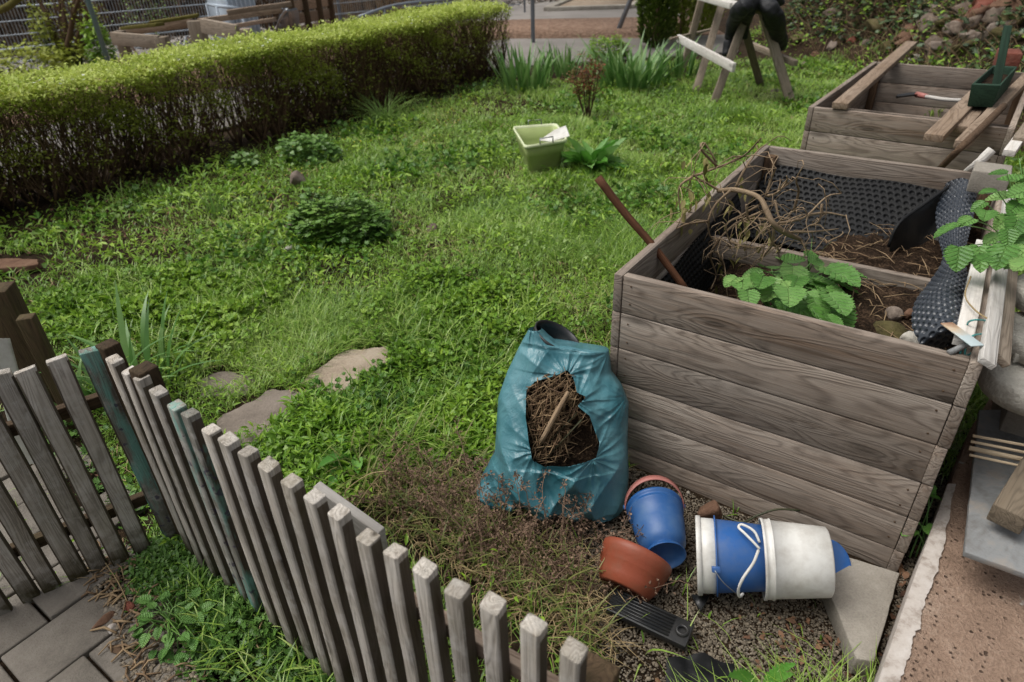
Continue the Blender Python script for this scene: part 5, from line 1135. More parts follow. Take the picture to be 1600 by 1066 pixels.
straps(mb, base, az, h, wd, rng.uniform(.2, 1.25, n), 3, np.clip(.46+.22*vnoise(x, y, 2.2, 61)+.16*(x > .2)*0+rng.normal(0, .22, n), 0, 1), lean=rng.uniform(0, .5, n))
print('grass', n)
go = mb.build('grass', M['grass'], origin=(0, 0, 0), kind='stuff'); tag(go, 'fresh green lawn grass', 'grass')
x, y = samp(45000, -4.6, 5.2, .7, 10.4, lambda a, b: near(a, b)*np.clip(.35+.6*vnoise(a, b, 2.9, 201), .05, 1)); n = len(x); mb = MB()
straps(mb, np.stack([x, y, H(x, y)+rng.uniform(0, .03, n)], -1), rng.uniform(0, 6.28, n), rng.uniform(.02, .06, n), rng.uniform(.002, .004, n)*np.clip(dist(x, y)/3, 1, 2), rng.uniform(.8, 1.6, n), 3, lean=rng.uniform(.6, 2.0, n))
tag(mb.build('dead_grass', M['straw'], origin=(0, 0, 0), kind='stuff'), 'dead straw coloured blades lying in the lawn', 'dead grass')
def cover(nn, dens, T, s0, s1, m, name, label, cat, zr=(.008, .05), seed=71, zone=None):
    x, y = samp(nn, -4.6, 5.2, .7, 10.4, dens); n = len(x); dd = dist(x, y); mound = np.clip(vnoise(x, y, 3.1, seed)*.5+.45, 0, 1)
    mb = MB(); z = H(x, y)+rng.uniform(*zr, n)*(0.4+1.1*mound); sc = rng.uniform(s0, s1, n)*np.clip(dd/3.4, 1, 1.7)*(.8+.4*mound)
    scatter(mb, T, np.stack([x, y, z], -1), rotm(rng.uniform(0, 6.28, n), rng.uniform(-.35, 1.1, n), rng.uniform(-.8, .8, n)), sc, np.clip(.3+.45*mound+rng.normal(0, .2, n), 0, 1))
    print(name, n); return tag(mb.build(name, m, origin=(0, 0, 0), kind='stuff'), label, cat)
cover(380000, lambda a, b: near(a, b)*leafy(a, b)*.85, T_lance, .018, .042, M['cover'], 'ground_cover', 'low bright green leafy ground cover spreading through the lawn', 'ground cover', (.012, .075))
cover(120000, lambda a, b: near(a, b)*np.clip(.28+.6*vnoise(a, b, 2.1, 81), .03, 1)*np.clip(1.2-.1*a, .3, 1), T_clover, .013, .026, M['coverpale'], 'clover', 'pale round leaved clover and ground ivy among the grass', 'ground cover', (.01, .065), 91)
M['clumpleaf'] = m_leaf('darker_clump_leaf', [(48, 84, 26), (72, 116, 34), (100, 144, 44), (130, 168, 62)], .42, .28, 2, .45)
cover(120000, lambda a, b: near(a, b)*np.clip(vnoise(a, b, 1.7, 101)*1.6-.2, 0, 1), T_lobe, .022, .05, M['clumpleaf'], 'lobed_ground_cover', 'taller lobed leaves in patches across the lawn', 'ground cover', (.02, .09), 111)
# tall lush patches: near the pickets, in front of bed 1
def lush(poly, nn, hgt, m, T, s0, s1, name, label, cat='ground cover', zpow=.6, z=0, pitch=(-.4, 1.1), seed=5):
    Pp = pxpoly(poly, z); mn_, mx_ = Pp.min(0), Pp.max(0); x = rng.uniform(mn_[0], mx_[0], nn); y = rng.uniform(mn_[1], mx_[1], nn); k = inpoly(x, y, Pp); x, y = x[k], y[k]; x = x+rng.normal(0, .11 if hgt > .09 else .03, len(x)); y = y+rng.normal(0, .11 if hgt > .09 else .03, len(x)); k = (rng.random(len(x)) < lawnmask(x, y)+(hgt < .09)) & ((vnoise(x, y, 4.3, seed+3) > -.5) | (rng.random(len(x)) < .25)); x, y = x[k], y[k]; n = len(x)
    md = np.clip(.55+.5*vnoise(x, y, 6, seed), .1, 1); zz = H(x, y)+hgt*md*rng.random(n)**zpow; mb = MB()
    scatter(mb, T, np.stack([x, y, zz], -1), rotm(rng.uniform(0, 6.28, n), rng.uniform(*pitch, n), rng.uniform(-.5, .5, n)), rng.uniform(s0, s1, n), np.clip(.2+.6*md*rng.random(n)+rng.normal(0, .12, n), 0, 1))
    return tag(mb.build(name, m, origin=(0, 0, 0), kind='stuff'), label, cat)
lush([(95, 480), (200, 440), (330, 430), (420, 450), (400, 520), (330, 560), (240, 520), (120, 520)], 13000, .15, M['cover'], T_lobe, .028, .055, 'leafy_mound', 'lush bright green leafy mound at the left of the lawn')
lush([(640, 470), (700, 440), (800, 470), (840, 500), (800, 560), (740, 600), (620, 620), (600, 540)], 13000, .14, M['cover'], T_lobe, .026, .052, 'leafy_mound', 'lush leafy mound in the lawn just beyond the blue green sack')
lush([(420, 660), (500, 620), (620, 600), (740, 620), (765, 700), (700, 760), (600, 780), (520, 770), (440, 710)], 9000, .10, M['cover'], T_lance, .025, .06, 'leafy_mound', 'leafy weeds between the stepping stones and the blue green sack')
lush([(205, 880), (262, 850), (330, 900), (400, 960), (330, 1000), (262, 990), (235, 940)], 12000, .05, M['darkleaf'], T_oval, .012, .026, 'chickweed', 'small leaved chickweed mat on the path side of the fence corner')
lush([(330, 900), (420, 960), (600, 1100), (450, 1130), (300, 1060), (290, 990)], 7000, .06, M['darkleaf'], T_lobe, .02, .04, 'chickweed', 'darker weed mat along the foot of the long picket row')
lush([(60, 650), (140, 660), (230, 800), (200, 840), (150, 780), (60, 700)], 900, .07, M['darkleaf'], T_lobe, .03, .055, 'weeds', 'green weeds on the soil behind the short picket section')
def pos_in(poly, nn, z=0):
    Pp = pxpoly(poly, z); mn_, mx_ = Pp.min(0), Pp.max(0); x = rng.uniform(mn_[0], mx_[0], nn); y = rng.uniform(mn_[1], mx_[1], nn); k = inpoly(x, y, Pp); return x[k], y[k]
# long grass around the fence foot and the dead weeds
mb = MB(); mbd = MB(); mb0 = mb
for poly, nn, hh in [([(600, 460), (840, 480), (830, 560), (740, 640), (700, 720), (500, 700), (480, 640), (620, 600)], 2200, (.08, .19)), ([(120, 430), (420, 440), (520, 520), (320, 580), (120, 540)], 2200, (.08, .18)), ([(300, 900), (420, 960), (600, 1100), (500, 1130), (330, 1040)], 430, (.04, .13)), ([(560, 700), (740, 700), (760, 790), (900, 900), (960, 1060), (860, 1010), (640, 860), (520, 780)], 900, (.05, .20)), ([(205, 900), (260, 860), (330, 920), (300, 980)], 200, (.03, .08)), ([(960, 870), (1100, 940), (1100, 1080), (930, 1080)], 14, (.04, .12))]:
    x, y = pos_in(poly, nn*3); x, y = x[:nn], y[:nn]; n = len(x)
    mb = mb0 if nn != 900 else mbd
    straps(mb, np.stack([x, y, H(x, y)-.003], -1), rng.uniform(0, 6.28, n), rng.uniform(*hh, n), rng.uniform(.004, .008, n), rng.uniform(.2, 1.0, n), 5, lean=rng.uniform(0, .5, n))
M['oldgrass'] = m_leaf('old_grass_blade', [(64, 76, 34), (92, 104, 48), (124, 128, 70), (150, 140, 92)], .5, .3, 3, .35)
tag(mbd.build('rough_grass', M['oldgrass'], origin=(0, 0, 0), kind='stuff'), 'sparse old grass blades among the dead weeds before the sack', 'grass')
mb = mb0
tag(mb.build('long_grass', M['grass'], origin=(0, 0, 0), kind='stuff'), 'long grass blades along the picket fence and among the dead weeds', 'grass')
# yellow buttercup specks
mb = MB(); x, y = pos_in([(560, 150), (760, 150), (700, 230), (480, 330), (350, 330)], 300); n = len(x); M['yellow'] = m_leaf('yellow_flower', [(206, 176, 40), (224, 200, 70)], .5, .2, 3)
scatter(mb, T_clover, np.stack([x, y, H(x, y)+.05], -1), rotm(rng.uniform(0, 6.28, n), rng.uniform(-.3, .3, n)), rng.uniform(.012, .02, n)); tag(mb.build('small_flowers', M['yellow'], origin=(0, 0, 0), kind='stuff'), 'tiny yellow flowers in the ground cover near the hedge', 'flowers')

# iris clumps and other single plants
def clump(name, px, n, h, wd, rad, bend, m, label, cat='plant', K=7, lean=(.05, .5)):
    c = at(*px); r = rad*np.sqrt(rng.random(n)); a = rng.uniform(0, 6.28, n); b = np.stack([c[0]+r*np.cos(a), c[1]+r*np.sin(a), H(c[0], c[1])*np.ones(n)-.01], -1)
    mb = MB(); straps(mb, b, a+rng.normal(0, .6, n), rng.uniform(*h, n), rng.uniform(*wd, n), rng.uniform(*bend, n), K, lean=rng.uniform(*lean, n)*(.4+r/rad)); return tag(mb.build(name, m, smooth=True), label, cat)
clump('iris_clump', (822, 140), 95, (.36, .64), (.030, .048), .30, (.0, .35), M['iris'], 'sword leaved iris clump at the end of the hedge', lean=(.05, .4))
clump('iris_clump', (880, 118), 50, (.3, .52), (.028, .042), .27, (.0, .35), M['iris'], 'smaller iris clump between the hedge end and the red leaved shrub')
clump('iris_clump', (980, 132), 150, (.34, .66), (.030, .050), .45, (.05, .6), M['iris'], 'wide iris clump with arching leaves behind the red leaved shrub')
clump('iris_clump', (1060, 118), 60, (.3, .55), (.028, .042), .3, (.0, .35), M['iris'], 'iris clump behind the left legs of the trestle')
clump('iris_clump', (215, 610), 40, (.25, .42), (.022, .036), .17, (.05, .7), M['iris'], 'sword leaved clump right behind the fence corner')
clump('iris_clump', (135, 640), 14, (.15, .3), (.02, .03), .12, (.05, .6), M['iris'], 'small sword leaved clump behind the short picket section')
clump('daffodil_leaves', (338, 338), 26, (.14, .22), (.008, .012), .06, (.0, .3), M['darkleaf'], 'narrow upright bulb leaves in the lawn left of the round leafy bush', lean=(0, .25))
clump('grass_tussock', (600, 190), 150, (.18, .42), (.006, .010), .09, (.3, 1.2), M['coverpale'], 'pale arching grass tussock at the foot of the hedge', 'grass', lean=(.1, 1.0))
# dock plant near the tub
def rosette(name, px, n, s, T, m, label, pit=(-.1, .9), rad=.05, z0=.03):
    c = at(*px); a = rng.uniform(0, 6.28, n); sc = rng.uniform(*s, n); r = rng.uniform(0, rad, n); b = np.stack([c[0]-np.sin(a)*r, c[1]+np.cos(a)*r, np.full(n, float(H(c[0], c[1]))+z0)+rng.uniform(0, .03, n)], -1)
    mb = MB(); scatter(mb, T, b, rotm(a, rng.uniform(*pit, n), rng.uniform(-.4, .4, n)), sc); return tag(mb.build(name, m, smooth=True), label, 'plant')
rosette('dock_plant', (924, 266), 46, (.14, .32), T_dock, M['dock'], 'broad leaved dock plant on the lawn right of the pale green tub', (.15, 1.25), .12)
rosette('dock_plant', (1180, 1085), 3, (.10, .15), bigleaf(lambda t: .16*(max(sin(pi*min(t*.9+.08, 1)), .02))**.7, 18, 4, .02, .22, .3, 9), M['dock'], 'jagged light green thistle leaves at the bottom edge on the gravel', (.9, 1.4), .03)
rosette('dock_plant', (560, 720), 6, (.10, .16), T_dock, M['dock'], 'small broad leaved weed in front of the stepping stones', (.0, .8))
# bushy columbine, dark perennial
def bush(name, px, rx, ry, hh, n, s, T, m, label, cat='plant', pit=(-.5, .5)):
    c = at(*px); u = rng.normal(0, 1, (n, 3)); u /= np.linalg.norm(u, axis=1, keepdims=True); u[:, 2] = np.abs(u[:, 2]); r = rng.uniform(.55, 1.0, n)**.5
    q = u*r[:, None]; lum = 1+.34*vnoise(u[:, 0]*3, u[:, 1]*3+u[:, 2]*2, 1.3, 7)+rng.exponential(.07, n); pos = np.stack([c[0]+q[:, 0]*rx*lum, c[1]+q[:, 1]*ry*lum, float(H(c[0], c[1]))+.02+q[:, 2]*hh*lum], -1)
    root = thing(name, (c[0], c[1], float(H(c[0], c[1]))), label, cat); mb = MB(); yaw = np.arctan2(u[:, 1], u[:, 0])-pi/2+rng.normal(0, .7, n)
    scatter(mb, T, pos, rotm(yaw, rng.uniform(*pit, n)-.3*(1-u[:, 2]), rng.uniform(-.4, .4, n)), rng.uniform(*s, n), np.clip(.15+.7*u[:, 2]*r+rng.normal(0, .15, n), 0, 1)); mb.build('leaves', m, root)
    k = min(n, 40); b = np.tile(np.array([[c[0], c[1], 0.0]]), (k, 1))+rng.normal(0, .02, (k, 3))*[1, 1, 0]; mb = MB(); tubes(mb, np.stack([b, lerp(b, pos[:k], .5)+[0, 0, .04], pos[:k]], 1), np.array([[.003, .0024, .0015]])*np.ones((k, 1)), 4, caps=False); mb.build('stems', M['darkleaf'], root); return root
M['bushleaf'] = m_leaf('mid_green_leaf', [(56, 92, 32), (82, 124, 42), (108, 148, 58), (138, 170, 84)], .42, .28, 3, .45)
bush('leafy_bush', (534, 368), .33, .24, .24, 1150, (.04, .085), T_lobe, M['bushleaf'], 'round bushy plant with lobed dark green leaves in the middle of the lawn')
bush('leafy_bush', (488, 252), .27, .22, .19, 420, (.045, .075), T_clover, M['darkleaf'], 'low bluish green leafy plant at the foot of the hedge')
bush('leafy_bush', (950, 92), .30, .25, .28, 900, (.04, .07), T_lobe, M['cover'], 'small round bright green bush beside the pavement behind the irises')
bush('leafy_bush', (385, 262), .12, .1, .12, 60, (.05, .08), T_clover, M['darkleaf'], 'small round leaved plant under the left part of the hedge')
bush('violet_plant', (275, 985), .115, .10, .06, 46, (.026, .045), T_heart, M['veinleaf'], 'heart leaved violet plant on the path side of the pickets')
# red leaved little shrub
c = at(918, 188); root = thing('red_leaved_shrub', (c[0], c[1], 0), 'thin shrub with reddish young leaves standing in the lawn', 'shrub'); mb = MB(); tips = []
for k in range(9):
    a = random.uniform(0, 6.28); sp_r = random.uniform(.04, .2); h = random.uniform(.42, .62); b = np.array([c[0], c[1], 0])+np.array([cos(a), sin(a), 0])*.015; e = b+np.array([cos(a)*sp_r, sin(a)*sp_r, h]); mid = lerp(b, e, .5)+np.array([random.uniform(-.02, .02), random.uniform(-.02, .02), 0])
    tube(mb, [b, mid, e], [.008, .006, .003], 7)
    for j in range(4):
        q = lerp(mid, e, random.random()); d = nz([random.gauss(0, 1), random.gauss(0, 1), .8])*random.uniform(.06, .13); tube(mb, [q, q+d*.6, q+d], [.003, .0024, .0014], 5, 2); tips += [q+d, q+d*.6]
    tips.append(e)
mb.build('stems', M['bark'], root, smooth=True); tips = np.array(tips); tp_ = np.repeat(tips, 11, 0)+rng.normal(0, .028, (len(tips)*11, 3)); n = len(tp_); mb = MB(); scatter(mb, T_oval, tp_, rotm(rng.uniform(0, 6.28, n), rng.uniform(-.4, .8, n), rng.uniform(-.5, .5, n)), rng.uniform(.022, .042, n)); mb.build('leaves', M['redleaf'], root)
# conifers
def conifer(px, w_, h, n, m, label):
    c = at(*px); root = thing('conifer', (c[0], c[1], 0), label, 'conifer'); mb = MB(); tube(mb, [(c[0], c[1], -.02), (c[0]+.02, c[1], h*.5), (c[0], c[1], h*.95)], [.05, .035, .01], 8); mb.build('trunk', M['bark'], root)
    t = rng.random(n)**.8; a = rng.uniform(0, 6.28, n); R_ = w_*(np.clip(t*6, 0, 1))**.5*(1-t**2.2)*(1+.22*vnoise(a*1.3, t*7, 1.7, 3)); r = R_*rng.uniform(.45, 1.0, n)**.4; pos = np.stack([c[0]+r*np.cos(a), c[1]+r*np.sin(a), .03+t*h], -1)
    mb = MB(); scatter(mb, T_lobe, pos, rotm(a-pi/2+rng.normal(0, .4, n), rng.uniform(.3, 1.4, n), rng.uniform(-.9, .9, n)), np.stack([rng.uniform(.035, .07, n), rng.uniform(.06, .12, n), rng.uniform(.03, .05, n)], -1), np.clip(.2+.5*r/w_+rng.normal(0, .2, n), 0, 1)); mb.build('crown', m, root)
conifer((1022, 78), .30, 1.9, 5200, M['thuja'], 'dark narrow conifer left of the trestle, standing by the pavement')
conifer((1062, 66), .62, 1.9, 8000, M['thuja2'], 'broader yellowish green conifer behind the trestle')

# dead weeds in front of the sack
random.seed(40); mb = MB(); ml = MB(); x, y = pos_in([(600, 760), (700, 720), (780, 770), (900, 810), (940, 880), (960, 960), (900, 1010), (820, 980), (700, 900), (600, 840)], 1500); k_ = 95; x, y = x[:k_], y[:k_]; SP = []; lp = []
def wstem(b, a, h, ln, side=True):
    K = 7; P = []
    for i in range(K):
        t = i/(K-1); P.append(b+np.array([cos(a)*ln*t**1.3, sin(a)*ln*t**1.3, h*(t-.35*t*t)])+np.array([random.gauss(0, .006)]*3)*[1, 1, .4]*t)
    SP.append(P)
    for i in range(2, K):
        for j in range(3):
            q = lerp(P[i-1], P[i], random.random()); d = nz([random.gauss(0, 1), random.gauss(0, 1), random.gauss(.3, .6)])*random.uniform(.015, .045); SPs.append([q, q+d*.5, q+d])
            for _ in range(3): lp.append(q+d*random.uniform(.4, 1.1)+np.array([random.gauss(0, .004) for _ in range(3)]))
SPs = []
for xx, yy in zip(x, y): wstem(np.array([xx, yy, float(H(xx, yy))]), random.uniform(-.6, 3.6), random.uniform(.05, .26), random.uniform(.03, .24))
for (px, a, h, ln) in [((850, 905), 1.5, .42, .12), ((880, 890), 1.2, .36, .14), ((800, 880), 1.9, .40, .2), ((780, 860), 1.3, .33, .15), ((760, 890), 2.2, .35, .25), ((900, 880), .9, .30, .12), ((830, 870), 1.8, .5, .1), ((720, 850), 2.0, .3, .2), ((690, 830), 2.6, .32, .2), ((940, 900), .8, .26, .16), ((770, 900), 1.0, .3, .3), ((650, 800), 1.8, .25, .1)]:
    p = at(*px)
    for _ in range(2): wstem(p+np.array([random.gauss(0, .03), random.gauss(0, .03), 0]), a+random.gauss(0, .3), h*random.uniform(.8, 1.1), ln)
tubes(mb, SP, np.tile(np.linspace(.0021, .0009, 7), (len(SP), 1)), 4); tubes(mb, SPs, np.tile([.0012, .001, .0007], (len(SPs), 1)), 3, caps=False)
lp = np.array(lp); n = len(lp); scatter(mb, T_dia, lp, rotm(rng.uniform(0, 6.28, n), rng.uniform(-1, 1, n), rng.uniform(-1, 1, n)), np.stack([rng.uniform(.008, .018, n), rng.uniform(.007, .014, n), rng.uniform(.02, .05, n)], -1))
tag(mb.build('dead_weeds', M['weed'], origin=(0, 0, 0), kind='stuff'), 'brown dead seed stalks in front of the torn sack', 'dead weeds')
# straw lying and a few pale stalks
mb = MB(); x, y = pos_in([(560, 760), (700, 740), (960, 900), (960, 1066), (860, 1020), (700, 900)], 5000); x, y = x[:1300], y[:1300]; P = []
for xx, yy in zip(x, y):
    a = random.uniform(0, 6.28); l = random.uniform(.03, .16); z = .01+random.random()*.04; P.append([(xx, yy, z), (xx+cos(a)*l*.5, yy+sin(a)*l*.5, z+.015+random.random()*.02), (xx+cos(a+.2)*l, yy+sin(a+.2)*l, z)])
tubes(mb, P, np.tile([.0011, .0014, .0007], (len(P), 1)), 4); 
tag(mb.build('dry_straw', M['straw'], origin=(0, 0, 0), kind='stuff'), 'dry straw lying between the pickets and the gravel', 'straw')
for q, lb in [([(545, 812, .05), (575, 765, .16), (612, 720, .28), (632, 696, .34)], 'long pale dry stalk slanting up behind the pickets'), ([(560, 830, .05), (548, 790, .15), (540, 768, .2), (575, 742, .24), (605, 736, .26)], 'bent pale dry stalk arching behind the pickets'), ([(165, 880, .05), (190, 920, .03), (215, 985, .01)], 'dry stalk lying on the weeds near the fence corner'), ([(440, 905, .0), (420, 950, .06), (400, 1000, .05), (418, 1030, .02)], 'curved pale grass stalk in front of the long picket row')]:
    mb = MB(); tube(mb, [at(*k) for k in q], .0018, 6); tag(mb.build('dry_stalk', M['straw'], smooth=True), lb, 'stalk')

# gravel, leaf litter, bark bits
ico = bmesh.new(); bmesh.ops.create_icosphere(ico, subdivisions=1, radius=.5); T_peb = (np.array([v.co[:] for v in ico.verts])*[1, 1, .65], np.array([[v.index for v in f.verts] for f in ico.faces])); ico.free()
mn_, mx_ = gravelP.min(0), gravelP.max(0); n = 64000; x = rng.uniform(mn_[0], mx_[0], n); y = rng.uniform(mn_[1], mx_[1], n); k = inpoly(x, y, gravelP) & ~inpoly(x, y, bed1P) & ~inpoly(x, y, G_slabs[4]) & ~inpoly(x, y, wallline) & ((vnoise(x, y, 5, 3) > -.45) | (rng.random(n) < .5)); x, y = x[k], y[k]; n = len(x)
mb = MB(); sc = rng.uniform(.004, .0095, n)*np.where(rng.random(n) < .04, 1.8, 1); scatter(mb, T_peb, np.stack([x, y, H(x, y)+.002+rng.uniform(0, .004, n)], -1), rotm(rng.uniform(0, 6.28, n), rng.uniform(-.4, .4, n)), np.stack([sc*rng.uniform(.7, 1.3, n), sc, sc], -1)); print('pebbles', n)
tag(mb.build('gravel', M['pebble'], origin=(0, 0, 0), kind='stuff'), 'fine brown gravel around the buckets', 'gravel')
mb = MB()
for poly, nn, s in [([(985, 900), (1300, 920), (1400, 1000), (1380, 1090), (1000, 1090)], 45, (.008, .028)), ([(1180, 930), (1330, 1000), (1330, 1066), (1180, 1020)], 40, (.010, .035)), ([(130, 880), (220, 880), (300, 1000), (330, 1080), (230, 1080), (170, 980)], 110, (.012, .035)), ([(60, 700), (140, 700), (230, 830), (160, 900)], 60, (.015, .035)), ([(1400, 860), (1440, 830), (1420, 960), (1390, 980)], 14, (.03, .05)), ([(60, 330), (300, 300), (250, 380), (30, 400)], 90, (.03, .05))]:
    x, y = pos_in(poly, nn*8); x, y = x[:nn], y[:nn]; n = len(x); scatter(mb, T_oval, np.stack([x, y, H(x, y)+.012], -1), rotm(rng.uniform(0, 6.28, n), rng.uniform(-.5, .5, n), rng.uniform(-.8, .8, n)), np.stack([rng.uniform(*s, n), rng.uniform(*s, n), rng.uniform(*s, n)*2], -1))
tag(mb.build('leaf_litter', M['deadleaf'], origin=(0, 0, 0), kind='stuff'), 'dry brown leaves scattered on gravel and path edge', 'leaf litter')
mb = MB(); P = []; x, y = pos_in([(120, 880), (200, 860), (260, 960), (330, 1080), (200, 1080), (180, 990)], 900); x, y = x[:120], y[:120]
for xx, yy in zip(x, y):
    a = random.uniform(0, 6.28); l = random.uniform(.015, .09); P.append([(xx, yy, .022), (xx+cos(a)*l*.5, yy+sin(a)*l*.5, .028+random.random()*.008), (xx+cos(a+.2)*l, yy+sin(a+.2)*l, .024)])
tubes(mb, P, np.tile([.003, .0034, .002], (len(P), 1))*rng.uniform(.4, 1.3, (len(P), 1)), 5); x, y = pos_in([(120, 880), (200, 860), (260, 960), (330, 1080), (200, 1080), (180, 990)], 6000); x, y = x[:1200], y[:1200]; n = len(x)
tag(mb.build('twig_debris', M['twig'], origin=(0, 0, 0), kind='stuff'), 'broken twigs at the path edge under the fence corner', 'twigs')
mb = MB(); scatter(mb, T_peb, np.stack([x, y, np.full(n, .018)], -1), rotm(rng.uniform(0, 6.28, n), rng.uniform(-.4, .4, n)), rng.uniform(.004, .016, n)); tag(mb.build('grit', M['pebble'], origin=(0, 0, 0), kind='stuff'), 'small grit on the path edge', 'grit')
# stray stones in the lawn and on the path
for (px, s_, m_, lb) in [((466, 292), (.085, .07, .07), 'rockpink', 'pinkish angular stone in the lawn above the round leafy bush'), ((462, 372), (.05, .07, .06), 'rockpink', 'pale stone at the left foot of the round leafy bush'), ((452, 394), (.07, .035, .025), 'disc', 'flat grey stone in the lawn below the round leafy bush'),
        ((424, 372), (.03, .03, .02), 'rockbrown', 'small brown stone left of the round leafy bush'), ((178, 989), (.022, .018, .012), 'whitestrip', 'small white stone on the path'), ((166, 975), (.035, .018, .014), 'rockbrown', 'brown stone chip left of the small white stone'), ((184, 1020), (.030, .014, .012), 'bark', 'dark bark chip on the path below the white stone'), ((676, 362), (.05, .04, .03), 'rock', 'grey stone half sunk in the lawn right of the leafy bush'), ((205, 955), (.02, .02, .012), 'brick', 'small orange brick chip at the path edge')]:
    mb = MB(); p = at(*px); rock(mb, (p[0], p[1], float(H(p[0], p[1]))+s_[2]*(.85 if px[1] < 600 else .5)+(.018 if px[1] > 900 else 0)), s_, px[0]*.37, 3, rough=.3); tag(mb.build('stone', M[m_]), lb, 'stone')

# ================================================================== BANK WITH STONES AND IVY
random.seed(60); rng = np.random.default_rng(5)
n = 60000; x = rng.uniform(3.9, 16, n); y = rng.uniform(5, 24, n); s = x-bankfoot(y); iv = np.clip(1.1-.20*np.abs(s-.0)*0-(11-y)*.16+.5*vnoise(x, y, .9, 13), 0, 1)*(s > .35); k = rng.random(n) < iv*np.clip(11/dist(x, y), .2, 1); x, y = x[k], y[k]; n = len(x); mb = MB()
z = H(x, y)+rng.uniform(.0, .22, n)*np.clip(vnoise(x, y, 1.7, 4)+.6, .2, 1.4); scatter(mb, T_lobe, np.stack([x, y, z], -1), rotm(rng.uniform(0, 6.28, n), rng.uniform(-.9, .5, n), rng.uniform(-.6, .6, n)), rng.uniform(.07, .13, n)); tag(mb.build('ivy', M['ivy'], origin=(0, 0, 0), kind='stuff'), 'dark ivy and undergrowth covering the bank', 'ivy')
mb = MB(); n = 16000; x = rng.uniform(3.7, 12, n); y = rng.uniform(5, 15, n); s = x-bankfoot(y); k = (s > -.3) & (vnoise(x, y, 1.3, 33) > -.1); x, y = x[k], y[k]; n = len(x)
scatter(mb, T_oval, np.stack([x, y, H(x, y)+rng.uniform(0, .14, n)], -1), rotm(rng.uniform(0, 6.28, n), rng.uniform(-.3, .9, n), rng.uniform(-.5, .5, n)), rng.uniform(.03, .08, n)); tag(mb.build('bank_weeds', M['cover'], origin=(0, 0, 0), kind='stuff'), 'bright green weeds growing between the bank stones', 'weeds')
n = 7000; mb = MB(); x = rng.uniform(3.8, 12, n); y = rng.uniform(5, 15, n); k = x > bankfoot(y); x, y = x[k], y[k]; n = len(x); a = rng.uniform(0, 6.28, n); l = rng.uniform(.08, .45, n); z = H(x, y); p = np.stack([x, y, z], -1); e = p+np.stack([np.cos(a)*l, np.sin(a)*l, rng.uniform(.05, .4, n)*l/.3], -1)
tubes(mb, np.stack([p, (p+e)/2+[0, 0, .03], e], 1), np.array([[.004, .003, .0015]])*np.ones((n, 1)), 3, caps=False); tag(mb.build('bank_twigs', M['twig'], origin=(0, 0, 0), kind='stuff'), 'dry stalks and twigs on the bank', 'twigs')
spec = [(1370, 45, .34, .22, .17, 'rockmoss', 'large squared mossy stone block in the ivy bank'), (1248, 62, .3, .2, .1, 'rockmoss', 'flat mossy stone at the foot of the bank behind the trestle'), (1300, 75, .14, .10, .1, 'rockpink', 'pale rounded stone at the bank foot'), (1275, 88, .13, .09, .06, 'rockbrown', 'low tan stone at the bank foot'), (1255, 104, .10, .08, .06, 'rockpink', 'pinkish stone in the grass right of the trestle'),
        (1330, 66, .14, .1, .1, 'brick', 'reddish stone near the bank foot'), (1352, 70, .12, .09, .08, 'rock', 'grey stone near the bank foot'), (1460, 82, .20, .16, .16, 'rock', 'big pale boulder directly behind the farther bed'), (1455, 45, .3, .22, .18, 'rock', 'grey layered boulder above the pale boulder'), (1492, 48, .15, .12, .12, 'rockpink', 'pale upright stone beside the layered boulder'), (1520, 35, .3, .22, .2, 'rockbrown', 'brown rough boulder high on the bank'), (1550, 55, .22, .16, .14, 'rockpink', 'rounded cream stone on the bank near the planter handle'), (1560, 15, .4, .3, .24, 'brick', 'large orange brown rock at the top right of the bank'), (1590, 62, .15, .12, .1, 'rock', 'grey stone at the right edge above the brick'), (1500, 20, .3, .2, .16, 'rock', 'grey boulder near the top edge of the picture, left of the orange rock'), (1420, 60, .16, .12, .08, 'rock', 'small grey stone between the mossy block and the big boulders'), (1430, 92, .09, .07, .05, 'disc', 'small whitish stone just behind the farther bed'), (1425, 50, .10, .08, .08, 'zinc', 'bluish grey stone right of the mossy block'), (1212, 145, .22, .13, .05, 'rock', 'flat grey stone in the grass under the trestle')]
def onbank(px, py):
    for t in np.arange(.0, 1.0, .002)[::-1]:
        pass
    d = Fv+(px-800)/CF*Rv-(py-533)/CF*Uv; prev = None
    for t in np.arange(3, 30, .02):
        p = CP+d*t
        if p[2] < float(H(p[0], p[1])): return p
    return CP+d*t
for (px, py, a, b, c_, m_, lb) in spec:
    a, b, c_ = a*.72, b*.72, c_*.72; p = onbank(px, py); mb = MB(); rock(mb, (p[0], p[1], float(H(p[0], p[1]))+c_*.2), (a, b, c_), px*.11, 3, rough=.6); tag(mb.build('bank_stone', M[m_]), lb, 'stone', 'stones in the bank')
for k in range(58):
    px, py = random.uniform(1235, 1600), random.uniform(-20, 100)
    if py > 95-(px-1235)*.0 or (px < 1420 and random.random() < .7) : continue
    p = onbank(px, py); s_ = random.uniform(.05, .14); mb = MB(); rock(mb, (p[0], p[1], float(H(p[0], p[1]))+s_*.3), (s_*random.uniform(.9, 1.6), s_, s_*random.uniform(.6, .9)), k*1.3, 3, rough=.6); tag(mb.build('bank_stone', M[random.choice(['rock', 'rockbrown', 'rockmoss', 'rockpink'])]), 'one of the smaller rough stones lying loose among the weeds of the bank', 'stone', 'small loose stones in the bank')

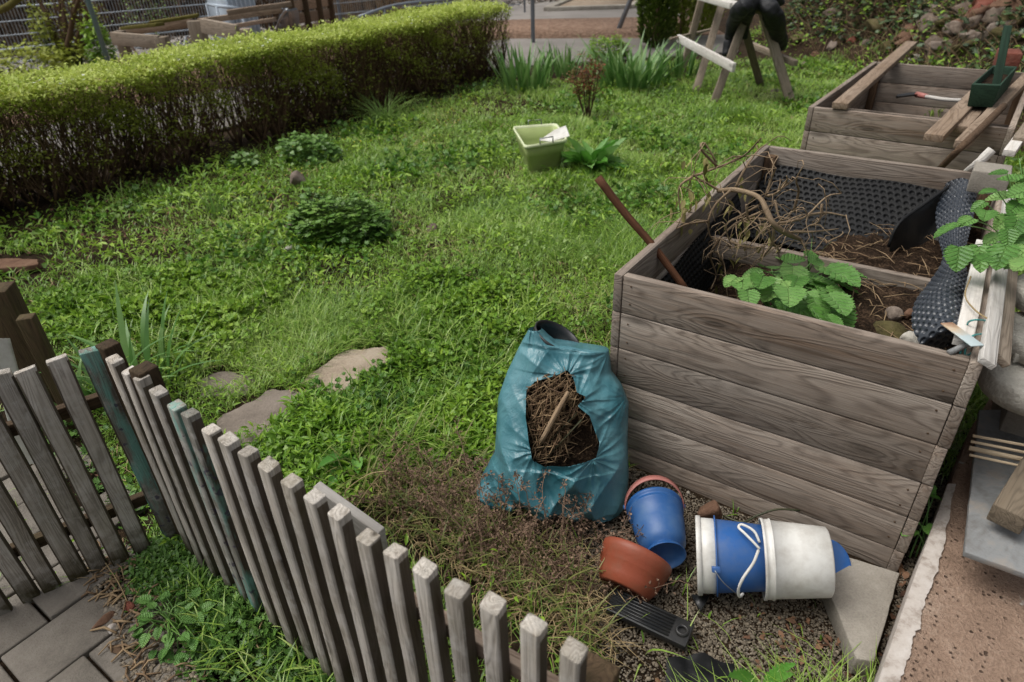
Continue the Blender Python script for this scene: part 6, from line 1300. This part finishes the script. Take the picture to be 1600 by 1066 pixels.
# ================================================================== BEYOND THE HEDGE
# mesh fence
FA = np.array([-11.5, 9.4]); FD = nz([.80, .60]); FLn = 15.0
froot = thing('mesh_fence', (*FA, 0), 'tall grey double wire mesh fence beyond the hedge at the upper left', 'fence')
def fp(s, z): q = FA+FD*s; return np.array([q[0], q[1], z])
S_ = np.arange(0, FLn, .05); mb = MB(); P = np.array([[fp(s, .05), fp(s, 1.5), fp(s, 2.9)] for s in S_]); tubes(mb, P, np.full((len(S_), 3), .0048), 4); mb.build('vertical_wires', M['mesh'], froot)
mb = MB(); zz = np.arange(.08, 2.9, .2); P = np.array([[fp(0, z), fp(FLn/2, z), fp(FLn, z)] for z in zz]); tubes(mb, P, np.tile(np.where(np.arange(len(zz)) % 3 == 1, .013, .008)[:, None], (1, 3)), 4); mb.build('horizontal_wires', M['mesh'], froot)
for s in np.arange(.4, FLn, 2.45):
    mb = MB(); q = fp(s, 0)+np.array([FD[1], -FD[0], 0])*-.04; board(mb, q, q+[0, 0, 2.95], np.array([*FD, 0])*.03, np.array([FD[1], -FD[0], 0])*.03); mb.build('post', M['steel'], froot, bevel=.004)
def pole(px, h, r, m, name, label, cat, lean=(0, 0), box=False):
    p = at(*px); mb = MB(); tube(mb, [(p[0], p[1], -.02), (p[0]+lean[0], p[1]+lean[1], h)], r, 12, 1); return tag(mb.build(name, m, smooth=False), label, cat)
pole((176, 118), 2.6, .035, M['greenpost'], 'steel_post', 'lone green grey steel post in front of the mesh fence', 'post')
pole((833, 70), 2.6, .035, M['steel'], 'steel_post', 'thick grey steel pole at the near edge of the wood chips', 'pole')
pole((820, 22), 2.6, .022, M['steel'], 'steel_post', 'thin grey pole on the pavement left of the sandpit', 'pole')
pole((875, 8), 2.6, .020, M['steel'], 'steel_post', 'thin grey pole behind the sandpit edge', 'pole')
pole((965, 48), 2.6, .045, M['steel'], 'swing_leg', 'slanted grey steel swing leg standing in the wood chips', 'pole', (1.15, .5))
# sandpit at the playground
q4 = [at(855, 20), at(985, 16), at(1010, 4), at(905, -2)]
sheet('sandpit', [q[:2] for q in q4], .07, M['sand']); root = thing('sandpit_kerb', q4[0], 'low grey kerb around the far sandpit', 'kerb')
for i in range(4):
    mb = MB(); a, b = q4[i], q4[(i+1) % 4]; s = nz(np.cross(b-a, (0, 0, 1))); board(mb, a+[0, 0, .05], b+[0, 0, .05], s*.09, (0, 0, .07)); mb.build('kerb_side', M['concrete'], root, bevel=.01)
# timber enclosure behind the hedge
def bb(root, a, za, b, zb, hw, ht, m, nm):
    A = at(*a, za); B = at(*b, zb); d = nz(B-A); s = nz(np.cross(d, (0, 0, 1))); mb = MB(); board(mb, A, B, np.cross(s, d)*hw, s*ht, .002); return mb.build(nm, m, root, bevel=.004)
root = thing('timber_enclosure', at(300, 75), 'weathered timber framed play enclosure just beyond the hedge', 'timber frame'); Wd = M['saw']
def tpost(px, z, w_, nm='post'):
    p = at(*px, z); mb = MB(); board(mb, (p[0], p[1], -.02), p, (w_, 0, 0), (0, w_, 0), .003); mb.build(nm, M['saw'], root, bevel=.01)
tpost((305, 32), .85, .085); tpost((252, 57), .72, .07); tpost((383, 45), .72, .07); tpost((186, 48), .75, .06)
bb(root, (176, 60), .70, (250, 66), .66, .075, .03, Wd, 'side_board'); bb(root, (316, 40), .80, (372, 51), .74, .085, .03, Wd, 'side_board'); bb(root, (190, 50), .72, (300, 36), .80, .05, .04, M['loose'], 'top_rail')
bb(root, (195, 44), .78, (250, 38), .84, .02, .07, M['mossbark'], 'seat_plank'); bb(root, (235, 36), .84, (310, 24), .9, .02, .07, M['mossbark'], 'seat_plank')
bb(root, (310, 34), .80, (440, 16), .86, .035, .03, M['loose'], 'far_rail'); bb(root, (355, 20), .9, (455, 6), .95, .03, .04, M['loose'], 'far_rail'); bb(root, (350, 44), .5, (430, 30), .5, .03, .03, M['loose'], 'far_rail')
for (a, b) in (((200, 86), (214, 84)), ((288, 72), (302, 70))):
    p, q = at(*a, .40), at(*b, .34); mb = MB(); tube(mb, [p, lerp(p, q, .5)+[0, 0, .12], q], .018, 10, 6); tag(mb.build('metal_hoop', M['wire'], smooth=True), 'small shiny metal hoop at the timber enclosure, '+('left of the two' if a[0] < 250 else 'right of the two'), 'hoop')
# pale blue container and table frame, slide side, wooden shed wall, rail
root = thing('container', at(385, 48), 'pale grey blue ribbed container beyond the timber enclosure', 'container'); p = aty(358, 20, 12.7)*[1, 1, 0]; p2 = aty(402, 20, 13.1)*[1, 1, 0]; mb = MB(); V = []; nn = 26; 
for i in range(nn):
    q = lerp(p, p2, i/(nn-1))+np.array([-.4, .6, 0])*.06*((i//2) % 2); V += [q, q+[0, 0, 1.6]]
V += [p2+[-.8, 1.2, 0], p2+[-.8, 1.2, 1.6], p+[-.8, 1.2, 0], p+[-.8, 1.2, 1.6]]; m_ = len(V)//2; F = [(2*i, (2*i+2) % (2*m_), (2*i+3) % (2*m_), 2*i+1) for i in range(m_)]+[tuple(2*i+1 for i in range(m_))]
M['bluegrey'] = m_plain('pale_blue_grey_paint', (176, 188, 200), .5, .4, (140, 150, 160), 2, .5); mb.add(V, F); mb.build('shell', M['bluegrey'], root)
root = thing('metal_table', at(350, 45), 'light blue metal table frame before the ribbed container', 'table'); A = aty(338, 10, 12.2); B = aty(376, 14, 12.2); mb = MB(); dpt = np.array([-.35, .5, 0]); board(mb, (A+dpt/2), (B+dpt/2), dpt/2, (0, 0, .02)); mb.build('table_top', M['bluegrey'], root)
for q in (A, B, A+dpt, B+dpt): mb = MB(); tube(mb, [(q[0], q[1], 0), q], .02, 8, 1); mb.build('leg', M['bluegrey'], root)
root = thing('slide', at(440, 50), 'grey metal slide side with rounded top beyond the hedge', 'slide'); mb = MB(); pts = [(432, 50, .25), (436, 33, .55), (444, 20, .80), (448, 16, .86), (452, 19, .82), (455, 30, .6), (457, 48, .3)]
Pn = [at(*q) for q in pts]; Vn = Pn+[q+np.array([.05, .3, 0]) for q in Pn]; m_ = len(Pn); mb.add(Vn, [tuple(range(m_)), tuple(range(2*m_-1, m_-1, -1))]+[(i, i+m_, (i+1) % m_+m_, (i+1) % m_) for i in range(m_)]); mb.build('side_panel', M['steel'], root); mb = MB(); tube(mb, Pn, .02, 8, 3); mb.build('tube_edge', M['wire'], root, smooth=True)
root = thing('wooden_hut', at(500, 20), 'low weathered wooden hut wall behind the middle of the hedge', 'hut'); 
for (x0, x1, z_, w_, m_, nm) in [(455, 520, 1.05, .06, 'saw', 'top_beam'), (458, 518, .88, .08, 'loose', 'wall_board'), (458, 518, .68, .08, 'loose', 'wall_board'), (458, 518, .48, .08, 'loose', 'wall_board'), (458, 518, .28, .08, 'loose', 'wall_board')]:
    k = (x0-455); a = at(458, 28, .5); b = at(520, 18, .5); mb = MB(); board(mb, (a[0], a[1], z_), (b[0], b[1], z_), (0, 0, w_), nz((b-a)[[1, 0, 2]]*[-1, 1, 0])*.03, .002); mb.build(nm, M[m_], root, bevel=.004)
for t in (0.02, .35, .68, .98):
    q = lerp(a, b, t); mb = MB(); board(mb, (q[0], q[1]-.05, 0), (q[0], q[1]-.05, 1.12), (.05, 0, 0), (0, .05, 0), .002); mb.build('upright', M['picketdark'], root, bevel=.005)
mb = MB(); tube(mb, [aty(560, 27, 12), aty(620, 8, 12.6), aty(700, 0, 13.2), aty(790, -4, 13.8)], .028, 10, 4); 
root = thing('handrail', at(640, 40), 'grey tubular handrail running behind the top of the hedge', 'handrail'); mb.build('rail', M['steel'], root, smooth=True)
for q in ((600, 14, 12.4), (700, 0, 13.2)):
    p = aty(*q); mb = MB(); tube(mb, [(p[0], p[1], 0), p], .022, 10, 1); mb.build('upright', M['steel'], root)
# dry stalks before the rail
mb = MB(); n = 260; a = rng.uniform(0, 6.28, n); c = at(560, 40); b = np.stack([c[0]+rng.uniform(-.9, 1.1, n), c[1]+rng.uniform(-.2, .8, n), np.zeros(n)], -1); e = b+np.stack([rng.normal(0, .1, n), rng.normal(0, .1, n), rng.uniform(.6, 1.15, n)], -1); tubes(mb, np.stack([b, (b+e)/2+rng.normal(0, .02, (n, 3)), e], 1), np.array([[.007, .005, .003]])*np.ones((n, 1)), 4, caps=False); tag(mb.build('dry_reeds', M['twig'], origin=(0, 0, 0), kind='stuff'), 'bare dry shrub stems behind the hedge', 'stems')

# multi stemmed tree, bushes, saplings by the mesh fence
def tree(name, px, stems, label, crown=None, m='bark', base_r=.05, cat='tree'):
    c = at(*px); root = thing(name, (c[0], c[1], float(H(c[0], c[1]))), label, cat); tips = []
    mb = MB(); 
    for (tx, ty, tz, r) in stems:
        e = aty(tx, ty, c[1]+random.uniform(-.2, .5)); b = np.array([c[0], c[1], float(H(c[0], c[1]))-.02])+np.array([random.gauss(0, .07), random.gauss(0, .05), 0]); pts = [lerp(b, e, t)+np.array([random.gauss(0, .05)*t, random.gauss(0, .05)*t, 0]) for t in (0, .25, .5, .75, 1)]
        tube(mb, pts, [r, r*.85, r*.7, r*.55, r*.4], 8, 4)
        for k in range(9):
            q = lerp(b, e, random.uniform(.3, 1)); d = nz([random.gauss(0, 1), random.gauss(0, .6), random.uniform(.2, 1.4)])*random.uniform(.15, .4); tube(mb, [q, q+d*.5+[0, 0, .03], q+d], [.012, .008, .004], 5, 2); tips += [q+d, q+d*.7, q+d*.5]
    mb.build('trunk', M[m], root, smooth=True)
    if crown:
        tp_ = np.repeat(np.array(tips), crown[1], 0); tp_ = tp_+rng.normal(0, .07, tp_.shape); n = len(tp_); mb = MB(); scatter(mb, T_oval, tp_, rotm(rng.uniform(0, 6.28, n), rng.uniform(-.5, .8, n), rng.uniform(-.5, .5, n)), rng.uniform(.03, .07, n)); mb.build('crown', M[crown[0]], root)
    return root
tree('bare_tree', (112, 110), [(52, -12, 1.75, .06), (98, -14, 1.75, .055), (122, -12, 1.75, .06), (142, -6, 1.6, .045), (130, -30, 1.75, .05), (85, -20, 1.7, .04), (150, 20, 1.1, .03)], 'bare multi stemmed tree before the mesh fence', ('hedgeside', 2))
tree('bare_tree', (450, 70), [(412, -12, 1.7, .04), (400, 4, 1.3, .03)], 'slender leaning sapling stems left of the grey slide', None)
tree('bare_tree', (428, 60), [(395, -12, 1.6, .035)], 'thin dark sapling directly left of the slide, nearer the timber enclosure', None)
tree('willow_bush', (232, 80), [(215, 5, 1.3, .02), (235, -5, 1.4, .02), (250, 8, 1.2, .02)], 'pale yellowish budding bush before the mesh fence above the timber enclosure', ('coverpale', 4), cat='shrub')
def bgb(px, rx, ry, hh, n, m, label): bush('shrub', px, rx, ry, hh, n, (.05, .11), T_oval, M[m], label, 'shrub', (-.5, .8))
bgb((55, 122), .6, .4, .40, 900, 'hedgeside', 'dark green shrub between the hedge and the mesh fence at the left'); bgb((125, 112), .3, .3, .4, 500, 'hedgeside', 'green shrub at the foot of the bare multi stemmed tree'); bgb((90, 110), .16, .16, .9, 450, 'hedgeside', 'ivy green shrub climbing beside the bare tree'); bgb((168, 112), .17, .17, .75, 600, 'cover', 'upright bright green shrub at the green grey steel post')
# mossy bough entering at the top left corner, from a tree beyond the frame
random.seed(9); c = np.array([-7.6, 8.2, 0]); mb = MB(); tube(mb, [(c[0], c[1], -.05), (c[0]+.1, c[1], 1.2), (c[0]+.3, c[1]+.1, 2.4)], [.12, .10, .06], 10, 4); e = aty(36, -8, 7.4); s_ = aty(-8, 18, 7.6); tube(mb, [(c[0]+.08, c[1], 1.1), lerp((c[0]+.08, c[1], 1.1), s_, .6), s_, e], [.06, .045, .035, .03], 10, 4)
root = thing('mossy_tree', c, 'mossy tree whose bough enters at the top left corner', 'tree'); mb.build('trunk', M['mossbark'], root, smooth=True)
# saplings and dead leaves on the bank behind the fence
for k in range(26):
    s = random.uniform(0, 16); o_ = random.uniform(.5, 3.2); q = FA+FD*s+np.array([-FD[1], FD[0]])*o_
    z = float(H(q[0], q[1])); mb = MB(); l = np.array([random.gauss(0, .25), random.gauss(0, .2), random.uniform(1.8, 3)]); b = np.array([q[0], q[1], z-.03]); tube(mb, [b, b+l*.5+[random.gauss(0, .05), 0, 0], b+l], [.03, .022, .012], 6, 3); tag(mb.build('sapling', M['bark'], smooth=True), 'one of the thin bare saplings standing behind the mesh fence', 'sapling', 'saplings behind the mesh fence')
n = 16000; mb = MB(); s = rng.uniform(-2, 17, n); o_ = rng.uniform(.1, 4.5, n); x = FA[0]+FD[0]*s-FD[1]*o_; y = FA[1]+FD[1]*s+FD[0]*o_; scatter(mb, T_oval, np.stack([x, y, H(x, y)+.03], -1), rotm(rng.uniform(0, 6.28, n), rng.uniform(-.6, .6, n), rng.uniform(-.6, .6, n)), rng.uniform(.06, .13, n)); M['darklitter'] = m_leaf('dark_litter', [(40, 32, 26), (62, 50, 40), (84, 70, 56)], .9, 0, 2); tag(mb.build('leaf_litter', M['darklitter'], origin=(0, 0, 0), kind='stuff'), 'brown fallen leaves on the slope behind the mesh fence', 'leaf litter')
